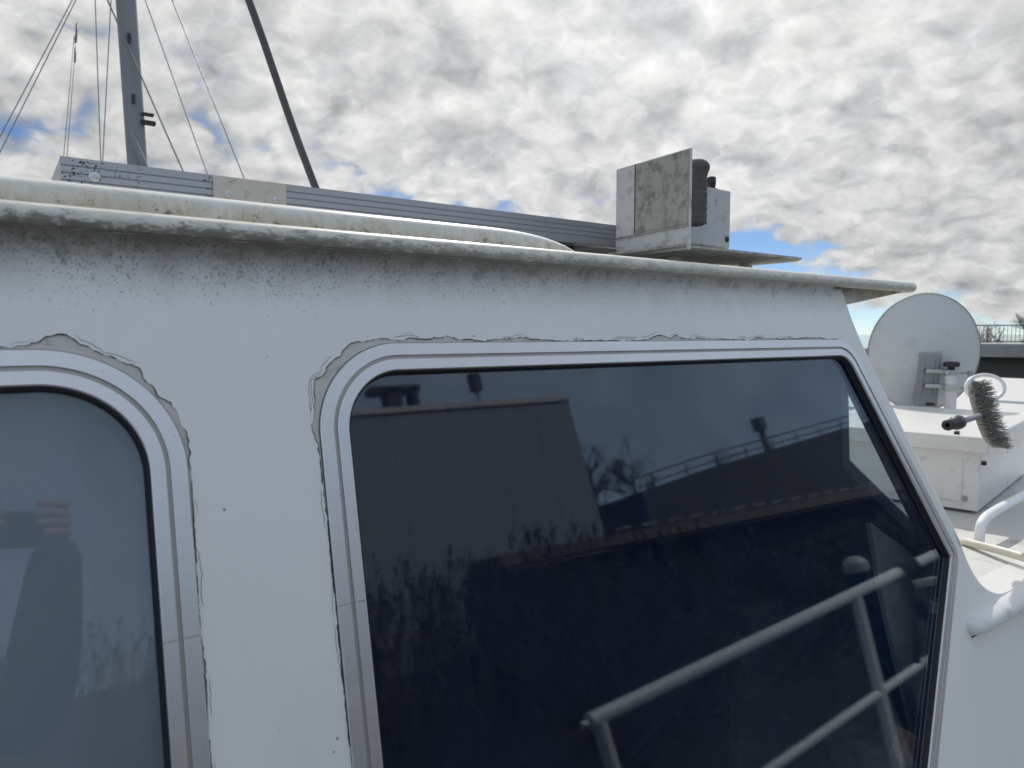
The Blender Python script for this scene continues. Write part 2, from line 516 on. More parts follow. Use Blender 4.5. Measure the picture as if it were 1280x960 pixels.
class MB:
    def __init__(self):
        self.bm = bmesh.new()

    def verts(self, pts):
        return [self.bm.verts.new(p) for p in pts]

    def face(self, vs):
        try:
            return self.bm.faces.new(vs)
        except ValueError:
            return None

    def box(self, c, s, rot=None, bevel=0.0, seg=2):
        M = Matrix.Translation(Vector(c)) @ (rot.to_4x4() if rot else Matrix.Identity(4)) @ Matrix.Diagonal((s[0], s[1], s[2], 1))
        tmp = bmesh.new()
        bmesh.ops.create_cube(tmp, size=1.0, matrix=M)
        if bevel > 0:
            bmesh.ops.bevel(tmp, geom=tmp.edges[:], offset=bevel, segments=seg, affect='EDGES', profile=.5)
        self._merge(tmp)
        return self

    def _merge(self, tmp):
        mp = {}
        for v in tmp.verts:
            mp[v] = self.bm.verts.new(v.co)
        for f in tmp.faces:
            nf = self.face([mp[v] for v in f.verts])
            if nf:
                nf.smooth = f.smooth
        tmp.free()

    def sweep(self, path, prof, closed=False, caps=True, scales=None, up=None, frames=None):
        """prof: list of 2D points (a, b): a along 'side', b along 'up'"""
        n = len(path)
        path = [Vector(p) for p in path]
        rings = []
        pn = None
        for i, p in enumerate(path):
            if closed:
                t = path[(i + 1) % n] - path[i - 1]
            else:
                t = path[min(i + 1, n - 1)] - path[max(i - 1, 0)]
            t.normalize()
            if frames:
                s, u = frames[i]
            else:
                if up is not None:
                    u = Vector(up)
                elif pn is None:
                    u = Vector((0, 0, 1)) if abs(t.z) < .9 else Vector((1, 0, 0))
                else:
                    u = pn
                u = (u - t * u.dot(t)).normalized()
                pn = u
                s = t.cross(u).normalized()
            k = scales[i] if scales else 1.0
            rings.append(self.verts([p + s * (a * k) + u * (b * k) for a, b in prof]))
        m = len(prof)
        for i in range(n if closed else n - 1):
            r0, r1 = rings[i], rings[(i + 1) % n]
            for j in range(m):
                self.face([r0[j], r0[(j + 1) % m], r1[(j + 1) % m], r1[j]])
        if caps and not closed:
            self.face(rings[0][::-1])
            self.face(rings[-1])
        return self

    def tube(self, path, r, n=12, closed=False, caps=True, scales=None):
        prof = [(r * cos(2 * pi * j / n), r * sin(2 * pi * j / n)) for j in range(n)]
        return self.sweep(path, prof, closed, caps, scales)

    def lathe(self, base, axis, prof, n=24):
        """prof: (radius, height) along the axis"""
        axis = Vector(axis).normalized()
        q = Vector((0, 0, 1)).rotation_difference(axis)
        rings = []
        for r, h in prof:
            if r < 1e-6:
                rings.append([self.bm.verts.new(Vector(base) + q @ Vector((0, 0, h)))])
            else:
                rings.append(self.verts([Vector(base) + q @ Vector((r * cos(2 * pi * j / n), r * sin(2 * pi * j / n), h)) for j in range(n)]))
        for a, b in zip(rings, rings[1:]):
            for j in range(n):
                k = (j + 1) % n
                if len(a) == 1 and len(b) == 1:
                    continue
                if len(a) == 1:
                    self.face([a[0], b[k], b[j]][::-1])
                elif len(b) == 1:
                    self.face([a[j], a[k], b[0]])
                else:
                    self.face([a[j], a[k], b[k], b[j]])
        return self

    def prism(self, pts, ext):
        """polygon (world points) extruded along ext"""
        a = self.verts(pts)
        b = self.verts([Vector(p) + Vector(ext) for p in pts])
        self.face(a)
        self.face(b[::-1])
        n = len(a)
        for i in range(n):
            self.face([a[i], b[i], b[(i + 1) % n], a[(i + 1) % n]])
        return self

    def holed(self, outer, holes, ext):
        """flat sheet with holes, extruded along ext to give it thickness"""
        ed = []
        loops = []
        for lp in [outer] + holes:
            vs = self.verts(lp)
            loops.append(vs)
            for i in range(len(vs)):
                ed.append(self.bm.edges.new((vs[i], vs[(i + 1) % len(vs)])))
        r = bmesh.ops.triangle_fill(self.bm, edges=ed, use_beauty=True)
        fs = [f for f in r['geom'] if isinstance(f, bmesh.types.BMFace)]
        mp = {}
        e = Vector(ext)
        for f in fs:
            for v in f.verts:
                if v not in mp:
                    mp[v] = self.bm.verts.new(v.co + e)
        for f in fs:
            self.face([mp[v] for v in f.verts][::-1])
        for vs in loops:
            for i in range(len(vs)):
                a, b = vs[i], vs[(i + 1) % len(vs)]
                if a in mp and b in mp:
                    self.face([a, b, mp[b], mp[a]])
        return self

    def mesh(self, name):
        bmesh.ops.recalc_face_normals(self.bm, faces=self.bm.faces[:])
        me = bpy.data.meshes.new(name)
        self.bm.to_mesh(me)
        self.bm.free()
        return me

    def build(self, name, m, parent=None, smooth=False, loc=None, angle=None):
        me = self.mesh(name)
        o = link(name, me, m, parent, smooth, loc)
        if angle is not None:
            for p in me.polygons:
                p.use_smooth = True
            sh = set()
            bm = bmesh.new()
            bm.from_mesh(me)
            for e in bm.edges:
                if len(e.link_faces) == 2 and e.calc_face_angle(0) > radians(angle):
                    e.smooth = False
            bm.to_mesh(me)
            bm.free()
        return o


def copy_tree(o, parent=None):
    c = o.copy()
    COL.objects.link(c)
    c.parent = parent
    for ch in o.children:
        copy_tree(ch, c)
    return c


def spline(pts, per=8):
    """Catmull-Rom through points"""
    pts = [Vector(p) for p in pts]
    q = [pts[0] * 2 - pts[1]] + pts + [pts[-1] * 2 - pts[-2]]
    out = []
    for i in range(1, len(q) - 2):
        for k in range(per):
            t = k / per
            a, b, c, d = q[i - 1], q[i], q[i + 1], q[i + 2]
            out.append(.5 * ((2 * b) + (c - a) * t + (2 * a - 5 * b + 4 * c - d) * t * t + (3 * b - a - 3 * c + d) * t ** 3))
    out.append(pts[-1])
    return out


def rounded(corners, step=.0018, arc=10):
    """corners: (u, v, radius) of a closed polygon -> dense 2D outline"""
    n = len(corners)
    segs = []
    for i in range(n):
        p = Vector(corners[i][:2])
        a = Vector(corners[i - 1][:2])
        b = Vector(corners[(i + 1) % n][:2])
        r = corners[i][2]
        d1 = (a - p).normalized()
        d2 = (b - p).normalized()
        ang = math.acos(max(-1, min(1, d1.dot(d2))))
        t = r / tan(ang / 2)
        c = p + (d1 + d2).normalized() * (r / sin(ang / 2))
        s, e = p + d1 * t - c, p + d2 * t - c
        a0, a1 = atan2(s.y, s.x), atan2(e.y, e.x)
        da = (a1 - a0 + pi) % (2 * pi) - pi
        k = max(arc, int(abs(da) * r / step))
        segs.append([c + Vector((cos(a0 + da * j / k), sin(a0 + da * j / k))) * r for j in range(k + 1)])
    out = []
    for i in range(n):
        out += segs[i]
        a, b = segs[i][-1], segs[(i + 1) % n][0]
        k = max(1, int((b - a).length / step))
        out += [a + (b - a) * (j / k) for j in range(1, k)]
    res = [out[0]]
    for p in out[1:]:
        if (p - res[-1]).length > step * .25:
            res.append(p)
    return res


def offset(poly, d):
    """offset a closed 2D outline outward by d (number or list)"""
    n = len(poly)
    area = sum(poly[i].x * poly[(i + 1) % n].y - poly[(i + 1) % n].x * poly[i].y for i in range(n))
    sg = 1 if area > 0 else -1
    out = []
    for i in range(n):
        t = (poly[(i + 1) % n] - poly[i - 1]).normalized()
        nr = Vector((t.y, -t.x)) * sg
        out.append(poly[i] + nr * (d[i] if hasattr(d, '__len__') else d))
    return out


# ------------------------------------------------------------------ the motor boat: hull, deck, wheelhouse
boat = empty('motor_boat', (0.5, 1.9, 0.0), 'white motor boat with dirty wheelhouse side wall filling the foreground', 'boat')

S = 1.2
win_r = rounded([(.277 * S, -.0103 * S, .100 * S), (1.374 * S, -.0103 * S, .085 * S), (1.669 * S, -.485 * S, .035 * S),
                 (1.384 * S, -.90 * S, .08 * S), (.277 * S, -.90 * S, .08 * S)])
win_l = rounded([(-.75 * S, -.0135 * S, .115 * S), (.1445 * S, -.0135 * S, .118 * S), (.1445 * S, -.90 * S, .1 * S), (-.75 * S, -.90 * S, .1 * S)])


def bumpn(u, v, s, seed):
    return mn.noise(Vector((u * s, v * s, seed)))


def peel(poly, base, lumps, seed):
    """how far the paint has flaked back from the frame, metres, along the outline"""
    out = []
    for p in poly:
        d = (base if p.y > -.10 else base * .3) * .55 + .0016 * bumpn(p.x, p.y, 14, seed) + .0016 * bumpn(p.x, p.y, 60, seed + 3) + .0012 * bumpn(p.x, p.y, 170, seed + 5) + .0008 * bumpn(p.x, p.y, 420, seed + 6)
        for (u, v, r, h) in lumps:
            q = sqrt((p.x - u) ** 2 + (p.y - v) ** 2) / r
            if q < 1:
                sh = min(1.0, 2.6 * (1 - q))
                d += .88 * h * sh * (.78 + .45 * bumpn(p.x, p.y, 42, seed + 9))
        if bumpn(p.x, p.y, 150, seed + 7) > .38:
            d += .0016
        if p.y < -.14:
            d *= .62
        out.append(max(d, .0004))
    return out


def PX(u, v):
    return (u * S, v * S)


lum_l = [(*PX(.055, -.012), .030, .015), (*PX(.088, -.036), .028, .010), (*PX(.104, -.052), .022, .009), (*PX(.125, -.085), .035, .007), (*PX(.035, -.012), .03, .006), (*PX(.142, -.13), .05, .005), (*PX(.1445, -.21), .07, .003), (*PX(.1445, -.33), .06, .003)]
lum_r = [(*PX(.305, -.033), .055, .011), (*PX(.285, -.07), .06, .010), (*PX(.278, -.14), .08, .005), (*PX(.345, -.013), .045, .009), (*PX(.42, -.01), .055, .007), (*PX(.47, -.01), .035, .006),
         (*PX(.54, -.01), .045, .006), (*PX(.58, -.01), .05, .003), (*PX(.84, -.01), .05, .009), (*PX(.92, -.01), .08, .005), (*PX(1.1, -.01), .05, .004), (*PX(1.19, -.01), .04, .004), (*PX(1.25, -.01), .05, .005), (*PX(.277, -.3), .09, .003)]
dl = peel(win_l, .0030, lum_l, 2.0)
dr = peel(win_r, .0026, lum_r, 11.0)
# forward slanted side and beyond: paint still holds
for i, p in enumerate(win_r):
    if p.x > 1.33 * S:
        dr[i] = max(.0006, dr[i] * .25)
hole_l, hole_r = offset(win_l, dl), offset(win_r, dr)

TOPV = .112
E = [(1.372 * S, TOPV), (1.412 * S, -.012 * S), (1.513 * S, -.192 * S), (1.668 * S, -.434 * S), (2.028, -.576), (2.046, -.620), (2.078, -.668), (2.13, -.706), (2.20, -.728), (2.32, -.735), (2.5, -.736), (6.4, -.736)]
NPOST = 10
outer = [(-2.2, TOPV)] + E + [(6.4, -1.75), (-2.2, -1.75)]
# hull-side filler underneath, visible where the paint has gone
sub = MB()
sub.holed([W(u, v, -.0012) for u, v in outer], [[W(p.x, p.y, -.0012) for p in offset(win_l, -.03)], [W(p.x, p.y, -.0012) for p in offset(win_r, -.03)]], NOUT * -.02)
sub.build('wall_filler', 'putty', boat)
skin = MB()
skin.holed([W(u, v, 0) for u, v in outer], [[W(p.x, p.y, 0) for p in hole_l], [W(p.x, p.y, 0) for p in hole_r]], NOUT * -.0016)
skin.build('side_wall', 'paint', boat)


def grime_line(name, hole, depth, seed, lo, hi):
    """dirt collected in the crack along the flaked paint edge: broken strips of varying width"""
    mb = MB()
    n = len(hole)
    wd = []
    for i, p in enumerate(hole):
        a = bumpn(p.x, p.y, 25, seed) + .8 * bumpn(p.x, p.y, 110, seed + 2)
        k = max(0.0, a + .30)
        wd.append(min(.0013, .0003 + .0011 * k) * (1.0 if k > .05 else 0.0))
    inn = offset(hole, [-.0002 for q in wd])
    out = offset(hole, wd)
    for i in range(n):
        j = (i + 1) % n
        if wd[i] > 0 and wd[j] > 0 and hole[i].y > lo and hole[i].x < hi and (hole[i] - hole[j]).length < .02:
            mb.face(mb.verts([W(inn[i].x, inn[i].y, depth), W(out[i].x, out[i].y, depth), W(out[j].x, out[j].y, depth), W(inn[j].x, inn[j].y, depth)]))
    o = mb.build(name, 'crack_grime', boat)
    o['kind'] = 'stuff'


grime_line('grime_line', hole_l, .0003, 4.0, -1.0, 9)
grime_line('grime_line', hole_r, .0003, 8.0, -1.0, 1.36 * S)

def crack(name, poly, dist, seed, thr, hi, vlo):
    n = len(poly)
    o1 = offset(poly, [dist + .0022 * bumpn(p.x, p.y, 45, seed) + .0012 * bumpn(p.x, p.y, 150, seed + 1) for p in poly])
    mb = MB()
    wd = []
    for p in poly:
        a = bumpn(p.x, p.y, 16, seed + 4)
        wd.append(max(0.0, min(.00055, (a - thr) * .004)))
    o2 = [o1[i] + (o1[i] - poly[i]).normalized() * wd[i] for i in range(n)]
    for i in range(n):
        j = (i + 1) % n
        if wd[i] > 0 and wd[j] > 0 and poly[i].x < hi and poly[i].y > vlo:
            mb.face(mb.verts([W(o1[i].x, o1[i].y, .0003), W(o2[i].x, o2[i].y, .0003), W(o2[j].x, o2[j].y, .0003), W(o1[j].x, o1[j].y, .0003)]))
    o = mb.build(name, 'crack_grime', boat)
    o['kind'] = 'stuff'


crack('paint_crack', hole_l, .0035, 21.0, .12, 9, -.6)
crack('paint_crack', hole_r, .0035, 25.0, .10, 1.5, -.6)
crack('paint_crack', hole_r, .0060, 33.0, .22, 1.5, -.1)

# rounded forward corner of the wheelhouse (side wall into windscreen wall), flaring into the foredeck
cp = spline([W(u, v) for u, v in E[:NPOST]], 10)
rc = .026
mb = MB()
rings = []
for i, p in enumerate(cp):
    t = (cp[min(i + 1, len(cp) - 1)] - cp[max(i - 1, 0)]).normalized()
    out2 = NOUT.cross(t)
    if out2.x < 0:
        out2 = -out2
    ring = []
    rc = .026 * max(.08, min(1.0, 1 - (p.x - 2.06) / .17))
    for k in range(11):
        a = radians(105) * k / 10
        ring.append(p + out2 * (rc * sin(a)) + NOUT * (rc * (cos(a) - 1) - .00005))
    rings.append(mb.verts(ring))
for a, b in zip(rings, rings[1:]):
    for k in range(len(a) - 1):
        mb.face([a[k], a[k + 1], b[k + 1], b[k]])
mb.build('corner_post', 'paint', boat, smooth=True)

# cove under the roof edge
path_u = [-2.2 + i * .05 for i in range(int((1.35 * S + 2.2) / .05) + 1)]
mb = MB()
rings = []
for u in path_u:
    ring = []
    for k in range(8):
        a = radians(90) * k / 7
        ring.append(W(u, TOPV - .022 + .022 * sin(a), .022 * (1 - cos(a)) + .0003))
    ring.append(W(u, TOPV + .004, -.012))
    rings.append(mb.verts(ring))
for a, b in zip(rings, rings[1:]):
    for k in range(len(a) - 1):
        mb.face([a[k], a[k + 1], b[k + 1], b[k]])
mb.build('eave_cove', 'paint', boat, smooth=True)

# roof: sheet with a tube along its edge, rounded at the forward corner
TR = .0135
tz = TOPV + .0125
tc = []
for u in [-2.3 + .04 * i for i in range(int((1.955 + 2.3) / .04))]:
    wob = .0004 * bumpn(u, 0, 2, 1.0)
    tc.append(W(u, tz + wob, .016))
last = tc[-1]
for k in range(1, 13):
    a = radians(90) * k / 12
    tc.append(W(1.955 + .105 * sin(a), tz + .004 * k / 12, .016) + Vector((0, .105 * (1 - cos(a)), 0)))
e = tc[-1]
for k in range(1, 30):
    tc.append(e + Vector((0.012 * sin(k / 29 * pi), .075 * k, .0)))
roof_base = W(0, tz, 0)
roof = MB()
rt = []
for p in tc:
    rt.append(p)
poly = [Vector((p.x, p.y + .004, p.z)) for p in tc[::3]] + [Vector((tc[-1].x, tc[-1].y, tc[-1].z)), Vector((-2.3, tc[-1].y, tc[0].z))]
roof.prism([(p.x, p.y, p.z - .004) for p in poly], (0, 0, .010))
roof_o = roof.build('roof', 'deck_white', boat)
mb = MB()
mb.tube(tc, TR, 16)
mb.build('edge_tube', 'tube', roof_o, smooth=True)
mb = MB()
vx = tc[-1].x - .006
mb.prism([(vx, .965, 2.733), (vx - .01, .965, 2.716), (1.652, .945, 2.664), (1.652, .945, 2.733)], (0, 2.2, 0))
mb.build('soffit', 'soffit', roof_o)
# grab moulding on top of the roof edge, its forward end rounded down
mb = MB()
path = [(-2.3 + .05 * i, 1.0) for i in range(int((.69 + 2.3) / .05))]
u0 = path[-1][0]
ue = .822
for k in range(1, 17):
    f = k / 16
    path.append((u0 + (ue - u0) * f, sqrt(max(0.0, 1 - f ** 3.2))))
rings = []
base_v = tz + .004
for u, k in path:
    h = .048 * max(k, .03)
    r = min(.018, h * .5)
    ring = []
    prof = [(.004, 0.0), (.006, h * .35), (.004, h * .7)]
    for j in range(7):
        a = radians(90) * j / 6
        prof.append((.004 - r * (1 - cos(a)), h - r + r * sin(a)))
    prof += [(-.045, h), (-.05, 0.0)]
    rings.append(mb.verts([W(u, base_v + b, a) for a, b in prof]))
for a, b in zip(rings, rings[1:]):
    n = len(a)
    for j in range(n):
        mb.face([a[j], a[(j + 1) % n], b[(j + 1) % n], b[j]])
mb.face(rings[-1])
mb.face(rings[0][::-1])
mb.build('grab_moulding', 'strip', roof_o, angle=40)


# ---- windows
def window(outline, frame_cuts, glass_m, name='window'):
    inner = offset(outline, -.0335)
    gin = offset(outline, -.0410)
    mbg = MB()
    gd = -.011
    mbg.prism([W(p.x, p.y, gd) for p in offset(outline, -.042)], NOUT * -.005)
    wo = mbg.build(name, glass_m, boat)
    # aluminium frame profile: across (0 = outer edge), proud of wall
    prof = [(0, -.0010), (.0002, .0026), (.0010, .0036), (.0148, .0038), (.0154, .0034), (.0156, .0010), (.0196, .0010), (.0198, .0036), (.0204, .0040), (.0318, .0042), (.0328, .0036), (.0336, .0015), (.0338, -.010)]
    KW = 1.175
    prof = [(a * KW, b) for a, b in prof]
    offs = [offset(outline, -a) for a, b in prof]
    n = len(outline)
    pieces = []
    cuts = sorted(frame_cuts)
    for a, b in zip(cuts, cuts[1:] + [cuts[0] + n]):
        mbf = MB()
        rings = []
        idx = list(range(a, b + 1))
        for q, i in enumerate(idx):
            sh = 0.0
            ring = []
            for j, (ac, hp) in enumerate(prof):
                p = offs[j][i % n].copy()
                if q == 0 and len(idx) > 2:
                    p = p + (offs[j][(i + 1) % n] - p).normalized() * .0006
                ring.append(W(p.x, p.y, hp))
            rings.append(mbf.verts(ring))
        for r0, r1 in zip(rings, rings[1:]):
            for j in range(len(prof) - 1):
                mbf.face([r0[j], r0[j + 1], r1[j + 1], r1[j]])
        fo = mbf.build('window_frame', 'frame_alu', wo, angle=24)
        pieces.append(fo)
    g0_, g1_ = offset(outline, -.0157 * KW), offset(outline, -.0195 * KW)
    mbg = MB()
    for i in range(n):
        j = (i + 1) % n
        mbg.face(mbg.verts([W(g0_[i].x, g0_[i].y, .0012), W(g1_[i].x, g1_[i].y, .0012), W(g1_[j].x, g1_[j].y, .0012), W(g0_[j].x, g0_[j].y, .0012)]))
    bmesh.ops.remove_doubles(mbg.bm, verts=mbg.bm.verts[:], dist=1e-6)
    mbg.build('frame_groove', 'groove', wo)
    # black gasket between frame and glass
    gp = [(.0337, -.001), (.0345, .0008), (.0355, .0006), (.0368, -.003), (.0380, -.0108), (.0345, -.0108)]
    gp = [(a + .0337 * (KW - 1), b) for a, b in gp]
    go = [offset(outline, -a) for a, b in gp]
    mbg = MB()
    rings = [mbg.verts([W(go[j][i].x, go[j][i].y, gp[j][1]) for j in range(len(gp))]) for i in range(n)]
    for i in range(n):
        r0, r1 = rings[i], rings[(i + 1) % n]
        for j in range(len(gp)):
            mbg.face([r0[j], r0[(j + 1) % len(gp)], r1[(j + 1) % len(gp)], r1[j]])
    mbg.build('gasket', 'rubber', wo, angle=50)
    # thin sealant line between frame and wall
    mbs = MB()
    a0, a1 = offset(outline, .0007), offset(outline, -.0004)
    for i in range(n):
        j = (i + 1) % n
        mbs.face(mbs.verts([W(a0[i].x, a0[i].y, -.0004), W(a1[i].x, a1[i].y, .0006), W(a1[j].x, a1[j].y, .0006), W(a0[j].x, a0[j].y, -.0004)]))
    mbs.build('sealant', 'crack_grime', wo)
    return wo


def nearest(poly, u, v):
    return min(range(len(poly)), key=lambda i: (poly[i].x - u) ** 2 + (poly[i].y - v) ** 2)


wr = window(win_r, [nearest(win_r, .277 * S, -.289 * S), nearest(win_r, 1.530 * S, -.704 * S)], 'clear_glass')
wl = window(win_l, [nearest(win_l, .1445 * S, -.285 * S), nearest(win_l, -.75 * S, -.289 * S)], 'curtained_glass')

# curtain behind the aft window, gently waved
mb = MB()
rows = []
for j in range(2):
    v = .02 - 1.15 * j
    rows.append(mb.verts([W(-1.0 + i * .02, v, -.06 + .008 * sin(i * 1.1) + .004 * sin(i * .37 + 1)) for i in range(62)]))
for i in range(61):
    mb.face([rows[0][i], rows[0][i + 1], rows[1][i + 1], rows[1][i]])
mb.build('curtain', 'curtain', boat, smooth=True)

# windscreen wall with the opening seen through the side window, bulkheads, sole, port wall
e0 = Vector((1.655, .917, 2.680))
e1 = Vector((2.066, .777, 2.02))
ed = (e1 - e0)


def FW(t, y):
    """point on the raked windscreen wall: t down the rake (0..1), y athwartships"""
    return Vector((e0.x + ed.x * t, y, e0.z + ed.z * t))


fw = MB()
opening = [FW(.17, .956), FW(.24, .966), FW(.318, .972), FW(.655, 1.036), FW(.93, .872), FW(.915, .868), FW(.318, .947)]
fw.holed([FW(-.045, .93), FW(-.045, 3.24), FW(1.3, 3.24), FW(1.3, .80), FW(1.0, .812), FW(.5, .868)], [[FW(.20, .950), FW(.26, .962), FW(.32, .972), FW(.655, 1.034), FW(.70, 1.012), FW(.925, .893), FW(.90, .882), FW(.318, .955)]], (-.03, 0, -.018))
fw.build('windscreen_lining', 'dark_interior', boat)
fo_ = Vector((.0045, 0, .0028))
fs = MB()
fs.holed([p + fo_ for p in (FW(-.03, .93), FW(-.03, 3.24), FW(1.22, 3.24), FW(1.22, .785), FW(1.0, .800), FW(.5, .862), FW(.2, .90))], [[p + fo_ for p in (FW(.20, .950), FW(.26, .962), FW(.32, .972), FW(.655, 1.034), FW(.70, 1.012), FW(.925, .893), FW(.90, .882), FW(.318, .955))]], (-.003, 0, -.0019))
fs.build('windscreen_wall', 'white_paint', boat)
fp_ = Vector((-.016, 0, -.010))
fs = MB()
fs.prism([p + fp_ for p in (FW(.20, .948), FW(.32, .974), FW(.655, 1.036), FW(.70, 1.014), FW(.93, .892), FW(.90, .880), FW(.318, .953))], (.004, 0, .0025))
fs.build('windscreen_pane', 'clear_glass', boat)
inb = MB()
inb.box((2.13, 2.02, 1.42), (.03, 2.42, .92))
inb.build('forward_bulkhead', 'dark_interior', boat)
inb = MB()
inb.prism([(-2.1, 1.2, .95), (-2.1, 3.25, .95), (-2.1, 3.1, 2.70), (-2.1, .96, 2.70)], (.03, 0, 0))
inb.build('aft_bulkhead', 'dark_interior', boat)
inb = MB()
inb.prism([(-2.2, 3.25, .9), (2.4, 3.25, .9), (1.66, 3.22, 2.70), (-2.2, 3.22, 2.70)], (0, .03, 0))
inb.build('port_wall', 'white_paint', boat)
inb = MB()
inb.prism([(-2.19, 3.20, .93), (2.76, 3.20, .93), (1.64, 3.20, 2.73), (-2.19, 3.20, 2.70)], (0, .012, 0))
inb.build('wall_lining', 'dark_interior', boat)
inb = MB()
inb.box((.1, 1.98, 1.04), (4.5, 2.5, .05))
inb.build('cabin_sole', 'dark_interior', boat)
inb = MB()
inb.box((0, 2.05, 2.715), (3.2, 2.2, .012))
inb.build('headliner', 'dark_interior', boat)
inb = MB()
inb.box((1.86, 1.75, 1.50), (.5, 1.2, .55), bevel=.03)
inb.box((1.72, 1.25, 1.80), (.16, .22, .1), bevel=.02)
inb.build('dashboard', 'dark_interior', boat)
inb = MB()
tp = W(1.405 * S, -.815 * S, -.05)
inb.box(tp, (.10, .03, .07), Matrix.Rotation(radians(35), 3, 'Y'), .004)
inb.build('wood_trim', 'brown_wood', boat)
inb = MB()
inb.prism([W(u, v, -.12) for u, v in ((1.825, -.475), (1.819, -.61), (1.832, -.775), (1.867, -1.083), (2.04, -1.10), (2.05, -.66), (2.0, -.58))], NOUT * -.012)
inb.build('side_lining', 'lining_grey', boat)

# trunk cabin ahead of the wheelhouse, its top with a rounded overhanging edge that starts in a rounded nose
ZT = 1.88
mb = MB()
rings = []
Lp = [(1.975, .25), (1.980, .55), (1.99, .80), (2.01, .95), (2.04, 1.0)] + [(2.04 + .12 * i, 1.0) for i in range(1, 36)]
for x, k in Lp:
    y0 = .745
    prof = []
    for j in range(13):
        a = radians(-100 + 190 * j / 12)
        prof.append((y0 + .012 - .054 * k * cos(a), ZT - .027 + (.030 * k) * sin(a)))
    iw = .022 + .078 * max(0.0, min(1.0, (x - 2.02) / .2))
    prof.append((y0 + iw, ZT + .002 - .034 * (1 - k)))
    prof.append((y0 + iw, ZT - .07))
    rings.append(mb.verts([(x, a, b) for a, b in prof]))
for a, b in zip(rings, rings[1:]):
    n = len(a)
    for j in range(n):
        mb.face([a[j], a[(j + 1) % n], b[(j + 1) % n], b[j]])
mb.face(rings[0])
mb.face(rings[-1][::-1])
mb.build('deck_edge_lip', 'white_paint', boat, angle=60)
mb = MB()
mb.prism([(2.17, .80, ZT), (6.4, .80, ZT), (6.9, 1.95, ZT), (6.4, 3.1, ZT), (2.17, 3.1, ZT)], (0, 0, -.06))
mb.build('foredeck_top', 'deck_white', boat)
# fillet between the wheelhouse foot and the foredeck
mb = MB()
rings = []
for i in range(10):
    y = .795 + i * .05
    ring = []
    for k in range(7):
        a = radians(90) * k / 6
        z_ = .115 * (1 - sin(a))
        yy = y if i else WALL_Y + (ZT + z_ - CAM_Z) * tan(LEAN) + .014
        ring.append((2.142 - .623 * z_ + .07 * (1 - cos(a)), yy, ZT + .004 + z_))
    ring.append((2.16, y, ZT + .002))
    rings.append(mb.verts(ring))
for a, b in zip(rings, rings[1:]):
    for k in range(len(a) - 1):
        mb.face([a[k], a[k + 1], b[k + 1], b[k]])
mb.build('deck_fillet', 'white_paint', boat, angle=40)
mb = MB()
mb.box((2.11, .80, ZT - .018), (.16, .10, .034))
mb.build('deck_corner', 'white_paint', boat)
mb = MB()
mb.tube([(1.992, .735, 1.826), (2.02, .7365, 1.8235), (3.0, .7365, 1.8225), (5.5, .7365, 1.8225)], .0022, 6)  # thin dark line drawn where the lip meets the wall
mb.build('lip_dark_line', 'crack_grime', boat)
# side deck and hull
mb = MB()
mb.prism([(-4, .05, 1.0), (5.5, .05, 1.05), (8.2, 1.95, 1.2), (5.5, 3.8, 1.05), (-4, 3.8, 1.0)], (0, 0, -.05))
mb.build('side_deck', 'deck_white', boat)
mb = MB()
top = [(-4, .05, .95), (5.5, .05, 1.0), (8.2, 1.95, 1.15), (5.5, 3.8, 1.0), (-4, 3.8, .95)]
bot = [(-3.8, .35, -.5), (5.0, .35, -.5), (7.4, 1.95, -.5), (5.0, 3.5, -.5), (-3.8, 3.5, -.5)]
a, b = mb.verts(top), mb.verts(bot)
for i in range(5):
    mb.face([a[i], a[(i + 1) % 5], b[(i + 1) % 5], b[i]])
mb.face(a)
mb.face(b[::-1])
mb.build('hull', 'hull_blue', boat)

# ------------------------------------------------------------------ guard rail along the side deck
rail = empty('guard_rail', (2.5, .1, 1.03), 'white tubular guard rail along the side deck, reflected in the large window', 'railing')
RA, RB = Vector((1.237, .1, 1.839)), Vector((4.6, .1, 1.95))
mb = MB()
mb.tube([RA, RB], .0215, 16)
mb.tube([RA + Vector((-.028, 0, -.002)), RA + Vector((.01, 0, 0))], .009, 8)
mb.build('top_rail', 'rail_white', rail, angle=50)
mb = MB()
mb.tube([(1.26, .1, 1.487), (4.6, .1, 1.63)], .015, 12)
mb.build('mid_rail', 'rail_white', rail, angle=50)
for xt, xb in ((1.268, 1.30), (2.615, 2.44), (4.3, 4.3)):
    zt = 1.839 + (xt - 1.237) * .033
    mb = MB()
    mb.tube([(xt, .1, zt - .004), (xb + (xt - xb) * .02, .1, 1.05)], .0205, 14)
    mb.lathe((xb, .1, 1.03), (0, 0, 1), [(.0, 0), (.045, 0), (.045, .012), (.03, .02), (.0, .02)], 16)
    mb.build('stanchion', 'rail_white', rail, angle=50)
# black line made fast round the rail
mb = MB()
c0 = Vector((3.02, .1, 1.897))
coil = []
for i in range(90):
    a = i / 89 * 2 * pi * 4.6
    coil.append(c0 + Vector((-.05 + .10 * i / 89, cos(a) * .032, sin(a) * .032)))
mb.tube(coil, .014, 8)
mb.tube(spline([c0 + Vector((-.02, -.03, -.03)), c0 + Vector((.01, -.02, -.09)), c0 + Vector((-.02, .01, -.14)), c0 + Vector((.03, -.01, -.18))], 8), .028, 8)
mb.tube(spline([c0 + Vector((0, 0, -.15)), c0 + Vector((-.07, .0, -.19)), c0 + Vector((-.13, .01, -.26)), c0 + Vector((-.17, .0, -.33))], 8), .015, 8)
mb.tube(spline([c0 + Vector((.02, 0, -.16)), c0 + Vector((.03, .0, -.25)), c0 + Vector((.05, -.01, -.34)), c0 + Vector((.10, .0, -.42))], 8), .010, 8)
o = mb.build('rope', 'rope_black', None, smooth=True, loc=tuple(c0))
tag(o, 'black rope tied in coils round the guard rail, its ends hanging down', 'rope')

